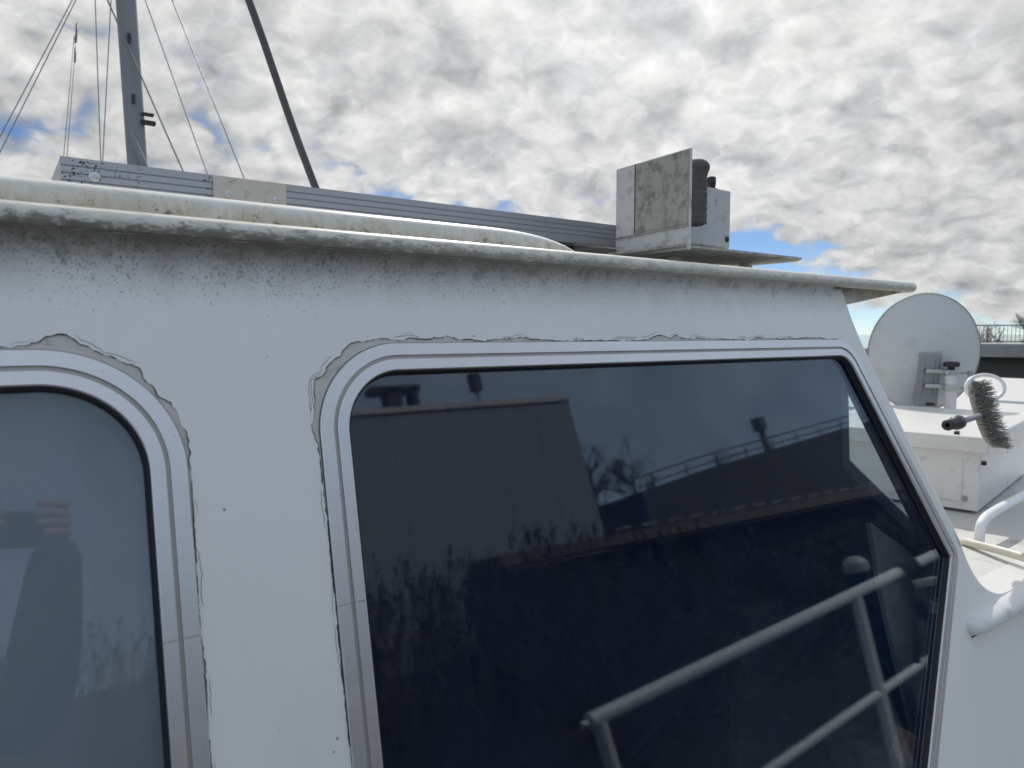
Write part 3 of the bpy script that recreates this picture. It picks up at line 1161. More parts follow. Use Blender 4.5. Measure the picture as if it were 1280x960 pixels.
# ------------------------------------------------------------------ solar panel on the roof
PY0, PZ, PH = 1.28, 2.868, .0535
solar = empty('solar_panel', (.6, 1.6, 2.74), 'solar panel with ribbed grey aluminium frame lying on the wheelhouse roof', 'solar panel')
PX0, PX1 = .092, 1.47
zs = [0, .0025, .0035, .0115, .0125, .0135, .0225, .0235, .0245, .0335, .0345, .0355, .0445, .0505, .0535]
ys = [0, 0, 0, 0, .0014, 0, 0, .0014, 0, 0, .0014, 0, 0, 0, .001]


def frame_bar(x0, x1, y, sgn, nm):
    mb = MB()
    pr = [(y + sgn * yy, PZ - zz) for yy, zz in zip(ys, zs)]
    pr += [(y + sgn * .030, PZ - .0535), (y + sgn * .030, PZ - .0505), (y + sgn * .006, PZ - .0505), (y + sgn * .006, PZ)]
    a = mb.verts([(x0, q[0], q[1]) for q in pr])
    b = mb.verts([(x1, q[0], q[1]) for q in pr])
    n = len(pr)
    for i in range(n):
        mb.face([a[i], a[(i + 1) % n], b[(i + 1) % n], b[i]])
    mb.face(a[::-1])
    mb.face(b)
    return mb.build(nm, 'panel_alu', solar)


frame_bar(PX0, PX1, PY0, 1, 'frame_bar')
frame_bar(PX0, PX1, PY0 + .8, -1, 'frame_bar')
for x0, x1 in ((PX0, PX0 + .006), (PX1 - .006, PX1)):
    mb = MB()
    mb.box(((x0 + x1) / 2, PY0 + .4, PZ - .0255), (.0058, .79, .0485))
    mb.build('frame_end', 'panel_alu', solar)
mb = MB()
mb.box(((PX0 + PX1) / 2, PY0 + .4, PZ - .004), (PX1 - PX0 - .02, .79, .004))
mb.build('cell_sheet', 'panel_cells', solar)


def patch(name, x0, x1, n, seed):
    rr = random.Random(seed)
    mb = MB()
    for i in range(n):
        x, z = rr.uniform(x0, x1), PZ - rr.uniform(.002, .051)
        k = rr.randint(5, 8)
        r = rr.uniform(.0005, .0016) * (1.4 if x < (x0 + x1) / 2 else 1)
        mb.face(mb.verts([(x + r * rr.uniform(.5, 1.5) * cos(2 * pi * j / k), PY0 - .0003, z + .7 * r * rr.uniform(.5, 1.5) * sin(2 * pi * j / k)) for j in range(k)]))
    o = mb.build(name, 'crack_grime', solar)
    o['kind'] = 'stuff'


patch('lichen_spots', .094, .20, 110, 5)
patch('lichen_spots', .294, .318, 26, 6)


def screw(c, r, parent):
    """round washer head with a recessed centre, facing -Y"""
    mb = MB()
    mb.lathe(c, (0, -1, 0), [(r, 0), (r * .98, .0012), (r * .55, .0028), (r * .34, .0030), (r * .30, .0012), (0, .0010)], 18)
    return mb.build('screw', 'steel', parent, angle=40)


screw((.136, PY0, PZ - .026), .008, solar)
mb = MB()
mb.box((.371, PY0 - .002, PZ - .0268), (.124, .004, .0532), bevel=.001, seg=1)
cp_ = mb.build('cover_plate', 'beige_plate', solar)
screw((.333, PY0 - .004, PZ - .030), .006, cp_)
screw((.414, PY0 - .004, PZ - .031), .006, cp_)
for x in (.2, 1.12):
    for y in (PY0 + .05, PY0 + .75):
        mb = MB()
        mb.box((x, y, 2.776), (.05, .04, .074), bevel=.004, seg=1)
        mb.build('mounting_foot', 'black_plastic', solar)

# ------------------------------------------------------------------ ventilator unit on the roof
unit = empty('roof_ventilator', (1.55, 1.3, 2.74), 'boxy grey ventilator with upright plate standing on the wheelhouse roof', 'ventilator')
pa = Vector((1.19 * 1.15, 1.15, 0))
pdv = Vector((sin(radians(7)), cos(radians(7)), 0))
pn_ = Vector((cos(radians(7)), -sin(radians(7)), 0))
Lp_ = .289


def on_plate(s, z, off=0.0):
    return pa + pdv * s + Vector((0, 0, z)) + pn_ * off


mb = MB()
mb.prism([on_plate(0, 2.806), on_plate(Lp_, 2.815), on_plate(Lp_, 3.052), on_plate(0, 3.046)], pn_ * .006)
mb.build('upright_plate', 'plate_white', unit)
mb = MB()
mb.prism([on_plate(.004, 2.868, -.003), on_plate(Lp_ * .70, 2.868, -.003), on_plate(Lp_ * .70, 3.046, -.003), on_plate(.004, 3.043, -.003)], pn_ * .0028)
mb.build('inset_panel', 'weathered_grey', unit)
mb = MB()
mb.prism([on_plate(.002, 2.862, -.0045), on_plate(Lp_ - .002, 2.862, -.0045), on_plate(Lp_ - .002, 2.8665, -.0045), on_plate(.002, 2.8665, -.0045)], pn_ * .0044)
mb.build('ledge_strip', 'weathered_grey', unit)
mb = MB()
mb.prism([on_plate(Lp_ * .705, 2.868, -.002), on_plate(Lp_ * .72, 2.868, -.002), on_plate(Lp_ * .72, 3.048, -.002), on_plate(Lp_ * .705, 3.048, -.002)], pn_ * .0019)
mb.build('seam_strip', 'crack_grime', unit)
mb = MB()
mb.box((1.60, 1.385, 2.928), (.25, .17, .163), bevel=.004)
hs = mb.build('housing', 'grey_plastic', unit)
mb = MB()
mb.lathe((1.71, 1.2995, 2.872), (0, -1, 0), [(.009, 0), (.008, .002), (.0, .003)], 12)
mb.build('bolt', 'black_plastic', hs)
mb = MB()
mb.lathe((1.675, 1.33, 3.008), (0, 0, 1), [(.022, 0), (.022, .004), (.011, .008), (.011, .016), (.0125, .019), (.0125, .037), (.010, .040), (0, .041)], 16)
mb.build('knob', 'black_plastic', unit, angle=40)
mb = MB()
cyl = []
for i in range(31):
    h = 2.882 + .168 * i / 30
    r = .027 + .0009 * sin(i * 1.9) + .002 * bumpn(i, 0, .7, 3)
    if i > 24:
        r = .033 * sqrt(max(.02, 1 - ((i - 26.5) / 4.2) ** 2))
    if i == 0:
        r = .015
    cyl.append((r, h - 2.882))
mb.lathe((1.492, 1.232, 2.882), (0, 0, 1), [(0, 0)] + cyl + [(0, .169)], 20)
mb.build('filter_cartridge', 'black_foam', unit, smooth=True)
mb = MB()
bp = [(1.345, 1.16), (1.865, 1.16), (1.905, 1.20), (1.905, 1.49), (1.345, 1.49)]
mb.prism([(x, y, 2.812) for x, y in bp], (0, 0, .006))
mb.build('base_plate', 'weathered_grey', unit)
for x, y in ((1.52, 1.33), (1.84, 1.33), (1.47, 1.46), (1.82, 1.46)):
    mb = MB()
    mb.lathe((x, y, 2.738), (0, 0, 1), [(.0, -.02), (.03, -.02), (.026, .045), (.018, .074), (0, .0745)], 14)
    mb.build('foot', 'plate_white', unit, angle=40)

for ch in unit.children_recursive:
    ch.data.transform(Matrix.Diagonal((.87, .87, .87, 1)))
for ch in unit.children_recursive:
    ch.location *= .87
unit.location = (1.55 * .87, 1.3 * .87, CAM_Z + (2.74 - CAM_Z) * .87)

# dark leaning pole on the far side of the roof
mb = MB()
pb, pt = Vector((1.148, 2.6, 2.73)), Vector((.30, 2.6, 4.985))
pts = [pb + (pt - pb) * (i / 20) + Vector((.004 * sin(i * .9), 0, 0)) for i in range(21)]
mb.tube(pts, .0125, 10, scales=[1.15 - .2 * i / 20 for i in range(21)])
o = mb.build('leaning_pole', 'dark_pole', None, smooth=True, loc=tuple(pb))
tag(o, 'dark grey slender pole leaning to the left beyond the roof panel', 'pole')

# ------------------------------------------------------------------ foredeck: box, tubes, brush, dish
box = empty('deck_box', (3.6, 1.6, ZT), 'white deck box with overhanging lid standing on the foredeck', 'box')
fd = Vector((.984, .175, 0))
ld = Vector((-.175, .984, 0))
c0 = Vector((3.14, 1.146, ZT))
RM = Matrix((fd, ld, Vector((0, 0, 1)))).transposed()
LX, LY = 1.15, .72
ctr = c0 + fd * LX / 2 + ld * LY / 2
mb = MB()
mb.box(ctr + Vector((0, 0, .132)), (LX - .025, LY - .025, .240), RM, .004)
body = mb.build('body', 'white_paint', box)
mb = MB()
mb.box(ctr + Vector((0, 0, .282)), (LX + .04, LY + .04, .066), RM, .010, 3)
mb.build('lid', 'white_paint', box, angle=40)
for s0 in (.07, LY - .07):
    mb = MB()
    mb.box(c0 + ld * s0 + fd * .0118 + Vector((0, 0, .117)), (.003, .003, .20), RM)
    mb.build('seam_strip', 'plate_white', box)
mb = MB()
mb.box(c0 + ld * (LY / 2) + fd * .0115 + Vector((0, 0, .045)), (.004, LY - .1, .004), RM)
mb.build('seam_strip', 'plate_white', box)
for p in (c0 + ld * .06 + Vector((0, 0, .06)) + fd * .0105,):
    mb = MB()
    mb.lathe(p, -fd, [(.011, 0), (.011, .004), (0, .005)], 14)
    mb.build('drain_cap', 'bracket_grey', box)
for p in (c0 + fd * .05 + Vector((0, 0, .205)) + ld * .006, c0 + ld * .1 + fd * .03 + Vector((0, 0, .320))):
    mb = MB()
    mb.box(p, (.022, .018, .016), RM, .003)
    mb.build('latch', 'black_plastic', box)

# tubular hoop on the foredeck: one leg runs forward, one athwartships
mb = MB()
ca = Vector((2.70, .985, ZT + .045))
pth = spline([ca + Vector((1.5, .11, .055)), ca + Vector((.6, .05, .05)), ca + Vector((.15, .015, .045)), ca + Vector((.03, .004, .03)), ca + Vector((.0, .0, -.0)), ca + Vector((-.005, 0, -.045))], 8)
mb.tube(pth, .0165, 12)
hoop = mb.build('foredeck_handrail', 'hose_white', None, smooth=True, loc=(2.7, .985, ZT))
tag(hoop, 'white bent tube handrail rising from the foredeck and running forward', 'handrail')
mb = MB()
mb.tube(spline([(2.66, 1.02, ZT + .012), (2.57, .86, ZT + .030), (2.50, .70, ZT + .034), (2.40, .45, ZT + .034)], 8), .0135, 12)
o = mb.build('deck_tube', 'cream_tube', None, smooth=True, loc=(2.6, .95, ZT))
tag(o, 'cream coloured tube lying across the foredeck in front of the white handrail', 'tube')

# scrubbing brush resting on the box lid, handle pointing at the viewer
brush = empty('deck_brush', (2.96, 1.03, 2.17), 'deck scrubbing brush with stiff grey bristles and black grip resting on the white box', 'brush')
ht, hb = Vector((3.085, 1.158, 2.412)), Vector((2.965, 1.045, 2.185))
hd = (hb - ht).normalized()
vw = ((ht + hb) / 2 - Vector((0, 0, CAM_Z))).normalized()
bside = hd.cross(vw).normalized()
if bside.dot(Vector((cos(YAW), -sin(YAW), 0))) < 0:
    bside = -bside
bback = -vw
bl = (hb - ht).length
mb = MB()
blk = []
for i in range(13):
    f = i / 12
    blk.append(ht + hd * (bl * f) + bside * (-.012 + .030 * (f - .35) ** 2 * 1.2))
bface = (bside * .55 + bback * .83).normalized()
bwide = bface.cross(hd).normalized()
if bwide.dot(bside) < 0:
    bwide = -bwide
prof = [(.034 * cos(a), .012 * sin(a)) for a in [2 * pi * j / 14 for j in range(14)]]
mb.sweep(blk, [(b, a) for a, b in prof], caps=True, up=bwide, scales=[.45, .85] + [1] * 9 + [.85, .45])
mb.build('brush_block', 'brush_block', brush, smooth=True)
mb = MB()
rnd = random.Random(3)
for i in range(30):
    for j in range(8):
        f = (i + .5) / 30
        p = blk[min(12, int(f * 12))].lerp(blk[min(12, int(f * 12) + 1)], f * 12 - int(f * 12))
        wid = .034 * (1.0 - max(0, abs(f - .5) - .36) * 2.6)
        c_ = -1 + 2 * (j + .5) / 8
        p = p + bwide * (wid * c_)
        for k in range(4):
            d = (bface + hd * (rnd.uniform(-.10, .16) + (f - .5) * .35) + bwide * (c_ * .35 + rnd.uniform(-.12, .12))).normalized()
            L = rnd.uniform(.040, .052)
            q = p + hd * rnd.uniform(-.003, .003)
            s = hd * .0017
            t = bwide * .0017
            a = mb.verts([q - s - t, q + s - t, q + t * 1.2])
            b = mb.verts([q + d * L - s * .45 - t * .45, q + d * L + s * .45 - t * .45, q + d * L + t * .5])
            for m_ in range(3):
                mb.face([a[m_], a[(m_ + 1) % 3], b[(m_ + 1) % 3], b[m_]])
            mb.face(b)
br_ = mb.build('bristles', 'bristle', brush)
tag(br_, kind='stuff')
g0, g1 = Vector((2.50, 1.02, 2.305)), Vector((3.0, 1.12, 2.288))
gd_ = (g1 - g0).normalized()
mb = MB()
mb.tube([g0 + gd_ * .12, blk[6]], .011, 12)
mb.build('handle', 'bracket_grey', brush, smooth=True)
mb = MB()
mb.lathe(g0, gd_, [(.007, .02), (.007, 0.001), (.016, 0), (.0185, .004), (.0185, .11), (.022, .115), (.0245, .13), (.0245, .17), (.021, .178), (.012, .18), (.012, .182)], 20)
mb.build('grip', 'black_plastic', brush, angle=40)

# white hose loop behind the brush
mb = MB()
rc_ = Vector((3.232, 1.185, 2.385))
rv = (rc_ - Vector((0, 0, CAM_Z))).normalized()
ra = Vector((cos(YAW), -sin(YAW), 0))
ub = ra.cross(rv).normalized()
loop = [rc_ + ra * (.078 * cos(t)) + ub * (.052 * sin(t)) + rv * (.03 * sin(t)) for t in [2 * pi * i / 36 for i in range(36)]]
mb.tube(loop, .0075, 10, closed=True)
mb.tube(spline([rc_ + ra * .02 - ub * .052, rc_ + ra * .12 - ub * .062 + rv * .2, rc_ + ra * .5 - ub * .09 + rv * .5, rc_ + ra * 1.2 - ub * .2 + rv * .7], 8), .007, 8)
o = mb.build('hose_loop', 'hose_white', None, smooth=True, loc=tuple(rc_ - Vector((0, 0, .2))))
tag(o, 'white hose coiled in a loop behind the scrubbing brush', 'hose')

# satellite dish seen from behind
dish = empty('satellite_dish', (4.57, 1.90, ZT), 'grey satellite dish seen from behind on a short white post', 'satellite dish')
dc = Vector((4.45, 1.965, 2.492))
dax = (dc - Vector((0, 0, CAM_Z))).normalized()          # it faces away from the viewer
dax = (Matrix.Rotation(radians(16), 3, 'Z') @ dax)
dax = (dax + Vector((0, 0, .10))).normalized()
dr_ = Vector((cos(YAW), -sin(YAW), 0))
dr_ = (dr_ - dax * dr_.dot(dax)).normalized()
mb = MB()
R_ = .345
back = [(R_ * k / 14, -.085 * (1 - (k / 14) ** 2)) for k in range(15)]
mb.lathe(dc, dax, back + [(R_ + .004, .001), (R_ + .004, .006), (R_, .007)] + [(R_ * k / 14, .005 - .083 * (1 - (k / 14) ** 2)) for k in range(13, -1, -1)], 64)
refl_o = mb.build('reflector', 'dish_grey', dish, angle=50)
mb = MB()
mb.lathe(dc, dax, [(R_ + .0045, -.004), (R_ + .0075, 0), (R_ + .0075, .006), (R_ + .0045, .009), (R_ + .0045, -.004)], 64)
mb.build('rim', 'rim_olive', refl_o, angle=50)
du_ = dr_.cross(dax)
DM = Matrix((dr_, dax, du_)).transposed()
for ob_ in (refl_o, refl_o.children[0]):                  # offset dishes are taller than wide
    for vv in ob_.data.vertices:
        rel_ = vv.co + dish.location - dc
        vv.co -= dr_ * (rel_.dot(dr_) * .14)


def onback(a, b, c=0.0):
    return dc + dr_ * a + du_ * b - dax * (.087 + c)


mb = MB()
mb.box(onback(.012, -.150, -.012), (.112, .060, .315), DM, .006)
bk = mb.build('mount_plate', 'bracket_grey', dish)
mb = MB()
mb.box(onback(-.03, -.13, .020), (.012, .02, .22), DM, .003)
mb.box(onback(.045, -.13, .020), (.012, .02, .22), DM, .003)
mb.build('plate_rib', 'bracket_grey', bk)
mb = MB()
mb.box(onback(.03, -.29, .020), (.045, .012, .014), DM, .003)
mb.build('plate_slot', 'black_plastic', bk)
pcen = onback(.115, -.2, .065)
mb = MB()
mb.tube([(pcen.x, pcen.y, ZT), (pcen.x, pcen.y, 2.395)], .031, 18)
mb.build('post', 'white_paint', dish, angle=50)
for zz_ in (2.30, 2.385):
    mb = MB()
    mb.box((pcen.x, pcen.y, zz_), (.080, .085, .030), DM, .004)
    mb.box(Vector((pcen.x, pcen.y, zz_)) - dr_ * .075 + dax * .02, (.11, .03, .022), DM, .003)
    mb.build('clamp', 'steel', dish)
    mb = MB()
    mb.tube([Vector((pcen.x, pcen.y, zz_)) + dr_ * .03 - dax * .03, Vector((pcen.x, pcen.y, zz_)) + dr_ * .085 - dax * .03], .007, 8)
    mb.lathe(Vector((pcen.x, pcen.y, zz_)) + dr_ * .075 - dax * .03, dr_, [(0, 0), (.016, 0), (.016, .022), (0, .022)], 8)
    mb.build('bolt', 'bracket_grey', dish)
mb = MB()
mb.lathe((pcen.x - .005, pcen.y, 2.395), (0, 0, 1), [(0, 0), (.018, 0), (.018, .018), (.042, .022), (.042, .045), (.03, .05), (0, .05)], 12)
mb.build('wing_nut', 'black_plastic', dish, angle=40)

# folded blue cloth below the dish
mb = MB()
bc = Vector((4.35, 1.99, ZT))
rows = []
for j in range(7):
    rows.append(mb.verts([bc + Vector((-.16 + .32 * i / 8, -.12 + .24 * j / 6, .0 + .20 * (sin(pi * i / 8) ** .5) * (sin(pi * j / 6) ** .5) + .012 * bumpn(i, j, .9, 5))) for i in range(9)]))
for a, b in zip(rows, rows[1:]):
    for i in range(8):
        mb.face([a[i], a[i + 1], b[i + 1], b[i]])
o = mb.build('blue_cover', 'blue_cloth', None, smooth=True, loc=tuple(bc))
tag(o, 'dark blue cloth cover bundled on deck under the satellite dish', 'cover')

# neighbouring white cabin cruiser ahead
nb = empty('cabin_cruiser', (8.8, 3.4, 0), 'white cabin cruiser moored beyond the deck box and dish', 'boat', 'boats moored beyond')
mb = MB()
mb.prism([(6.9, .7, 1.80), (12.8, 1.2, 1.84), (12.8, 5.4, 1.84), (6.9, 5.4, 1.80)], (0, 0, .08))
mb.build('cabin_roof', 'hull_white', nb)
mb = MB()
mb.prism([(7.1, .9, 1.0), (12.6, 1.4, 1.0), (12.6, 5.2, 1.0), (7.1, 5.2, 1.0)], (0, 0, .81))
mb.build('cabin', 'white_paint', nb)
mb = MB()
mb.prism([(6.7, .4, .1), (13.4, 1.0, .1), (14.6, 3.3, .1), (13.4, 5.7, .1), (6.7, 5.7, .1)], (0, 0, .92))
mb.build('hull', 'hull_white', nb)
mb = MB()
mb.tube([(7.0, .86, 1.95), (12.5, 1.3, 2.0)], .035, 10)
mb.tube([(7.0, 2.0, 1.97), (12.5, 2.4, 2.02)], .035, 10)
mb.build('roof_rail', 'rail_white', nb, smooth=True)
for i in range(3):
    mb = MB()
    mb.box((8.2 + 1.7 * i, .915 + .155 * i, 1.6), (1.1, .03, .5), Matrix.Rotation(radians(5.2), 3, 'Z'), .01)
    mb.build('cabin_window', 'panel_cells', nb)

# ------------------------------------------------------------------ sailing boat beyond, with mast and stays
sail = empty('sailing_boat', (1.6, 7.0, 0), 'sailing boat behind the roof, its grey mast and wire stays against the clouds', 'boat', 'boats moored beyond')
mb = MB()
hullp = []
for i in range(13):
    f = i / 12
    bw = 1.3 * sin(pi * min(1, .18 + f * .82)) ** .6 + .02
    hullp.append((-3.5 + 9.5 * f, bw))
top = [(x, 7 - b, 1.1) for x, b in hullp] + [(x, 7 + b, 1.1) for x, b in hullp[::-1]]
bot = [(x * .92, 7 - b * .6, -.3) for x, b in hullp] + [(x * .92, 7 + b * .6, -.3) for x, b in hullp[::-1]]
a, b = mb.verts(top), mb.verts(bot)
for i in range(len(a)):
    mb.face([a[i], a[(i + 1) % len(a)], b[(i + 1) % len(a)], b[i]])
mb.face(a)
mb.face(b[::-1])
mb.build('hull', 'hull_white', sail)
mb = MB()
m0, m1 = Vector((1.165, 7, 1.1)), Vector((.86, 7, 11.0))
mb.sweep([m0, m1], [(.056 * cos(t), .080 * sin(t)) for t in [2 * pi * j / 18 for j in range(18)]], caps=True)
mast = mb.build('mast', 'mast_alu', sail, angle=50)


def mpt(z, dx=0, dy=0):
    f = (z - 1.1) / 9.9
    return m0 + (m1 - m0) * f + Vector((dx, dy, 0))


mb = MB()
mb.box(mpt(4.43, .10, -.05), (.11, .06, .03))
mb.box(mpt(4.50, .10, -.05), (.09, .05, .02))
mb.build('cleat', 'black_plastic', mast)
mb = MB()
mb.tube([mpt(4.05, .03, -.14), mpt(4.32, -.07, -.14)], .028, 8)
mb.build('gooseneck', 'mast_alu', mast)
for z in (4.6, 5.1):
    mb = MB()
    mb.box(mpt(z, -.01, -.092), (.03, .02, .08), bevel=.005)
    mb.build('cleat', 'black_plastic', mast)


def P7(x, z, y=7.0):
    return Vector((x, y, z))


def wire(a, b, r=.0065, y0=6.9, y1=6.9, ext=2.2, down=1.2):
    a, b = P7(*a, y0), P7(*b, y1)
    d = (a - b).normalized()
    k = max(.1, (b.z - down) / max(.05, d.z)) if d.z > .05 else 1
    mb = MB()
    mb.tube([b - d * k, b, a, a + d * ext], r * .72, 6)
    mb.build('stay', 'wire', sail, smooth=True)


wire((.79, 5.379), (.784, 4.071), .006)
wire((.908, 5.411), (.80, 4.07), .006)
wire((.866, 5.40), (1.415, 4.055), .0095, ext=2.5)
wire((1.152, 5.476), (1.618, 4.06), .006)
wire((1.362, 5.532), (1.937, 4.072), .007, ext=.0)
mb = MB()
mb.box((1.345, 6.9, 5.545), (.10, .05, .07), bevel=.015)
mb.build('block', 'black_plastic', sail)
# second rig, mast out of the picture to the left: its backstay bridle
sail2 = empty('ketch', (-6, 9.0, 0), 'ketch with only its wire backstays in view at the left edge', 'boat', 'boats moored beyond')
mb = MB()
a = mb.verts([(-10.5, 7.6, 1.1), (.5, 7.7, 1.1), (2.6, 9, 1.1), (.5, 10.3, 1.1), (-10.5, 10.4, 1.1)])
b = mb.verts([(-10, 8.0, -.3), (.2, 8.1, -.3), (1.7, 9, -.3), (.2, 9.9, -.3), (-10, 10, -.3)])
for i in range(5):
    mb.face([a[i], a[(i + 1) % 5], b[(i + 1) % 5], b[i]])
mb.face(a)
mb.face(b[::-1])
mb.build('hull', 'hull_white', sail2)
mb = MB()
mb.tube([(-6, 9, 1.1), (-6.1, 9, 14)], .09, 12)
mb.build('mast', 'mast_alu', sail2, smooth=True)
q = 9 / 7.0


def P9(x, z):
    return Vector((x * q, 9.0, CAM_Z + (z - CAM_Z) * q))


for a, b, r in ((P9(.70, 5.48), P9(.10, 4.14), .008), (P9(.72, 5.48), P9(.10, 4.03), .008), (P9(.64, 5.05), P9(.53, 4.07), .006), (P9(.655, 5.05), P9(.553, 4.07), .006)):
    d = (b - a).normalized()
    mb = MB()
    mb.tube([a - d * 1.5 if r > .007 else a, b, b + d * (3.4 if r > .007 else 4.4)], r * .72, 6)
    mb.build('stay', 'wire', sail2, smooth=True)
mb = MB()
mb.tube([P9(.648, 5.0), P9(.664, 5.16)], .011, 8)
mb.tube([P9(.636, 4.84), P9(.645, 4.96)], .010, 8)
mb.build('turnbuckle', 'wire', sail2, smooth=True)

# ------------------------------------------------------------------ far bridge ahead, with railing and trees behind
bridge = empty('road_bridge', (36, 14, 0), 'low concrete road bridge with steel railing beyond the cabin roofs', 'bridge')
ba, bb = Vector((33.1, 13.6, 0)), Vector((37.5, 5.0, 0))
bd = (bb - ba).normalized()
bn = Vector((bd.y, -bd.x, 0))
if bn.x < 0:
    bn = -bn
mb = MB()
mb.prism([ba + Vector((0, 0, 1.66)), bb + Vector((0, 0, 1.62)), bb + Vector((0, 0, 2.2)), ba + Vector((0, 0, 2.2))], bn * 5)
mb.build('deck_beam', 'concrete', bridge)
mb = MB()
mb.prism([ba + bn * .6 + Vector((0, 0, -.3)), bb + bn * .6 + Vector((0, 0, -.3)), bb + bn * .6 + Vector((0, 0, 1.64)), ba + bn * .6 + Vector((0, 0, 1.64))], bn * 4)
mb.build('abutment', 'concrete_dark', bridge)  # dark colour puts the shade below the deck into this face
mb = MB()
for zz_ in (2.30, 2.98):
    mb.box((ba + bb) / 2 + bn * .15 + Vector((0, 0, zz_)), ((bb - ba).length, .04, .05), Matrix((bd, Vector((0, 0, 1)).cross(bd), Vector((0, 0, 1)))).transposed())
mb.build('handrail', 'rail_grey', bridge)
proto = None
nb_ = int((bb - ba).length / .14)
bar = MB()
bar.box((0, 0, 0), (.018, .018, .70))
bar_me = bar.mesh('rail_bar')
bar_me.materials.append(MATS['rail_grey'])
for i in range(nb_):
    o = bpy.data.objects.new('rail_bar', bar_me)
    COL.objects.link(o)
    o.parent = bridge
    o.location = ba + bd * (.14 * i) + bn * .15 + Vector((0, 0, 2.64)) - bridge.location

# ------------------------------------------------------------------ the shore behind the viewer, seen in the window glass
mb = MB()
N_ = 24
g = mb.verts([(6000 * cos(2 * pi * i / N_), 6000 * sin(2 * pi * i / N_), 0) for i in range(N_)])
mb.face(g)
o = mb.build('water', 'water')
tag(o, kind='structure')
mb = MB()
rows = []
prof_b = [(-4.2, -.3), (-5.0, .15), (-7, .35), (-12, .6), (-17, .8), (-24, 1.2), (-60, 1.6), (-400, 2.0)]
for y, z in prof_b:
    rows.append(mb.verts([(-200 + i * 20, y + (.7 * bumpn(i, y, .8, 2) if y > -20 else 0), z + .12 * bumpn(i, y, .9, 6)) for i in range(36)]))
for a, b in zip(rows, rows[1:]):
    for i in range(35):
        mb.face([a[i], a[i + 1], b[i + 1], b[i]])
o = mb.build('shore_bank', 'bank', smooth=True)
tag(o, kind='structure')
mb = MB()
a = [(40, 30, .6), (400, 30, 1.5), (400, -60, 1.5), (60, -30, .8)]
mb.prism([(37, 40, -.3), (500, 60, -.3), (500, -120, -.3), (42, -14, -.3)], (0, 0, 1.3))
o = mb.build('far_shore', 'bank')
tag(o, kind='structure')

rnd = random.Random(11)
V_, F_ = [], []


def blade(p, q, r, wdt, r2):
    """thin three-sided stem through p, q, r"""
    base = len(V_)
    for c, s in ((p, wdt), (q, wdt * .8), (r, r2)):
        for k in range(3):
            V_.append((c[0] + s * cos(k * 2.094), c[1] + s * sin(k * 2.094), c[2]))
    for lv in range(2):
        for k in range(3):
            F_.append((base + lv * 3 + k, base + lv * 3 + (k + 1) % 3, base + lv * 3 + 3 + (k + 1) % 3, base + lv * 3 + 3 + k))


def leafq(p, d, L, wd):
    base = len(V_)
    s = Vector((-d[1], d[0], 0))
    s = s.normalized() * wd if s.length > 0 else Vector((wd, 0, 0))
    a = Vector(p)
    dv = Vector(d)
    mid = a + dv * L * .55 + Vector((0, 0, .05))
    end = a + dv * L + Vector((0, 0, -.12 * L))
    for c in (a, mid + s, end, mid - s):
        V_.append(tuple(c))
    F_.append((base, base + 1, base + 2, base + 3))


for i in range(6500):
    x = rnd.uniform(-5, 34)
    y = -4.9 - 5.5 * rnd.random() ** 1.4
    if x > 16:
        y -= (x - 16) * .25
    H = rnd.uniform(1.5, 2.7) * (1.0 if x < 6.5 else max(.55, 1 - (x - 6.5) * .12))
    lx, ly = rnd.gauss(.12, .16), rnd.gauss(0, .12)
    b0 = (x, y, .1)
    b1 = (x + lx * .4, y + ly * .4, .1 + H * .55)
    b2 = (x + lx * 1.5, y + ly * 1.5, .1 + H)
    blade(b0, b1, b2, .006, .004)
    for k in range(3):
        f = rnd.uniform(.3, .9)
        an = rnd.uniform(0, 6.28)
        leafq((x + lx * f, y + ly * f, .1 + H * f), (cos(an) * .5, sin(an) * .5, .75), rnd.uniform(.25, .55), .010)
    if rnd.random() < .55:
        for k in range(4):
            leafq((b2[0], b2[1], b2[2] - .05 * k), (rnd.uniform(.1, .7), rnd.uniform(-.3, .3), .6), rnd.uniform(.14, .28), .022)
for i in range(260):                                            # broken stems lying about
    x, y = rnd.uniform(2, 14), rnd.uniform(-5.2, -4.4)
    an = rnd.gauss(.2, .7)
    L = rnd.uniform(.8, 2.0)
    z = rnd.uniform(.15, .7)
    blade((x, y, z), (x + cos(an) * L * .5, y + sin(an) * .3, z + .2), (x + cos(an) * L, y + sin(an) * .6, z + rnd.uniform(.1, .9)), .010, .005)
me = bpy.data.meshes.new('reed_bed')
me.from_pydata(V_, [], F_)
o = link('reed_bed', me, 'reed')
tag(o, kind='stuff')

# grey storage shed on the bank
shed = empty('storage_shed', (10.6, -18, .8), 'grey flat-fronted shed with pale roof edge behind the reeds in the reflection', 'shed')
mb = MB()
mb.box((11.6, -18.6, 4.2), (8.4, 5.2, 7.0))
mb.build('wall', 'shed_grey', shed)
mb = MB()
mb.box((11.6, -18.6, 7.74), (8.54, 5.34, .16))
mb.build('roof_edge', 'shed_trim', shed)
for i in range(4):
    mb = MB()
    mb.box((9.0 + 1.75 * i, -15.997, 4.2), (.016, .012, 6.9))
    mb.build('panel_joint', 'slat_grey', shed)
for x, z, wx, wz in ((9.6, 8.5, 1.6, .18), (9.5, 8.15, .45, .7), (10.2, 8.15, .18, .7)):
    mb = MB()
    mb.box((x, -16.5, z), (wx, .5, wz))
    mb.build('roof_vent', 'concrete_dark', shed)
lp = empty('street_lamp', (15.9, -21.5, .9), 'slim street lamp with box head behind the shed roof', 'street lamp')
mb = MB()
mb.tube([(16.0, -21.5, .9), (16.0, -21.5, 10.0)], .05, 8)
mb.build('post', 'rail_grey', lp)
mb = MB()
mb.box((16.0, -21.5, 10.4), (.45, .4, .8), bevel=.05)
mb.build('lamp_head', 'concrete_dark', lp)

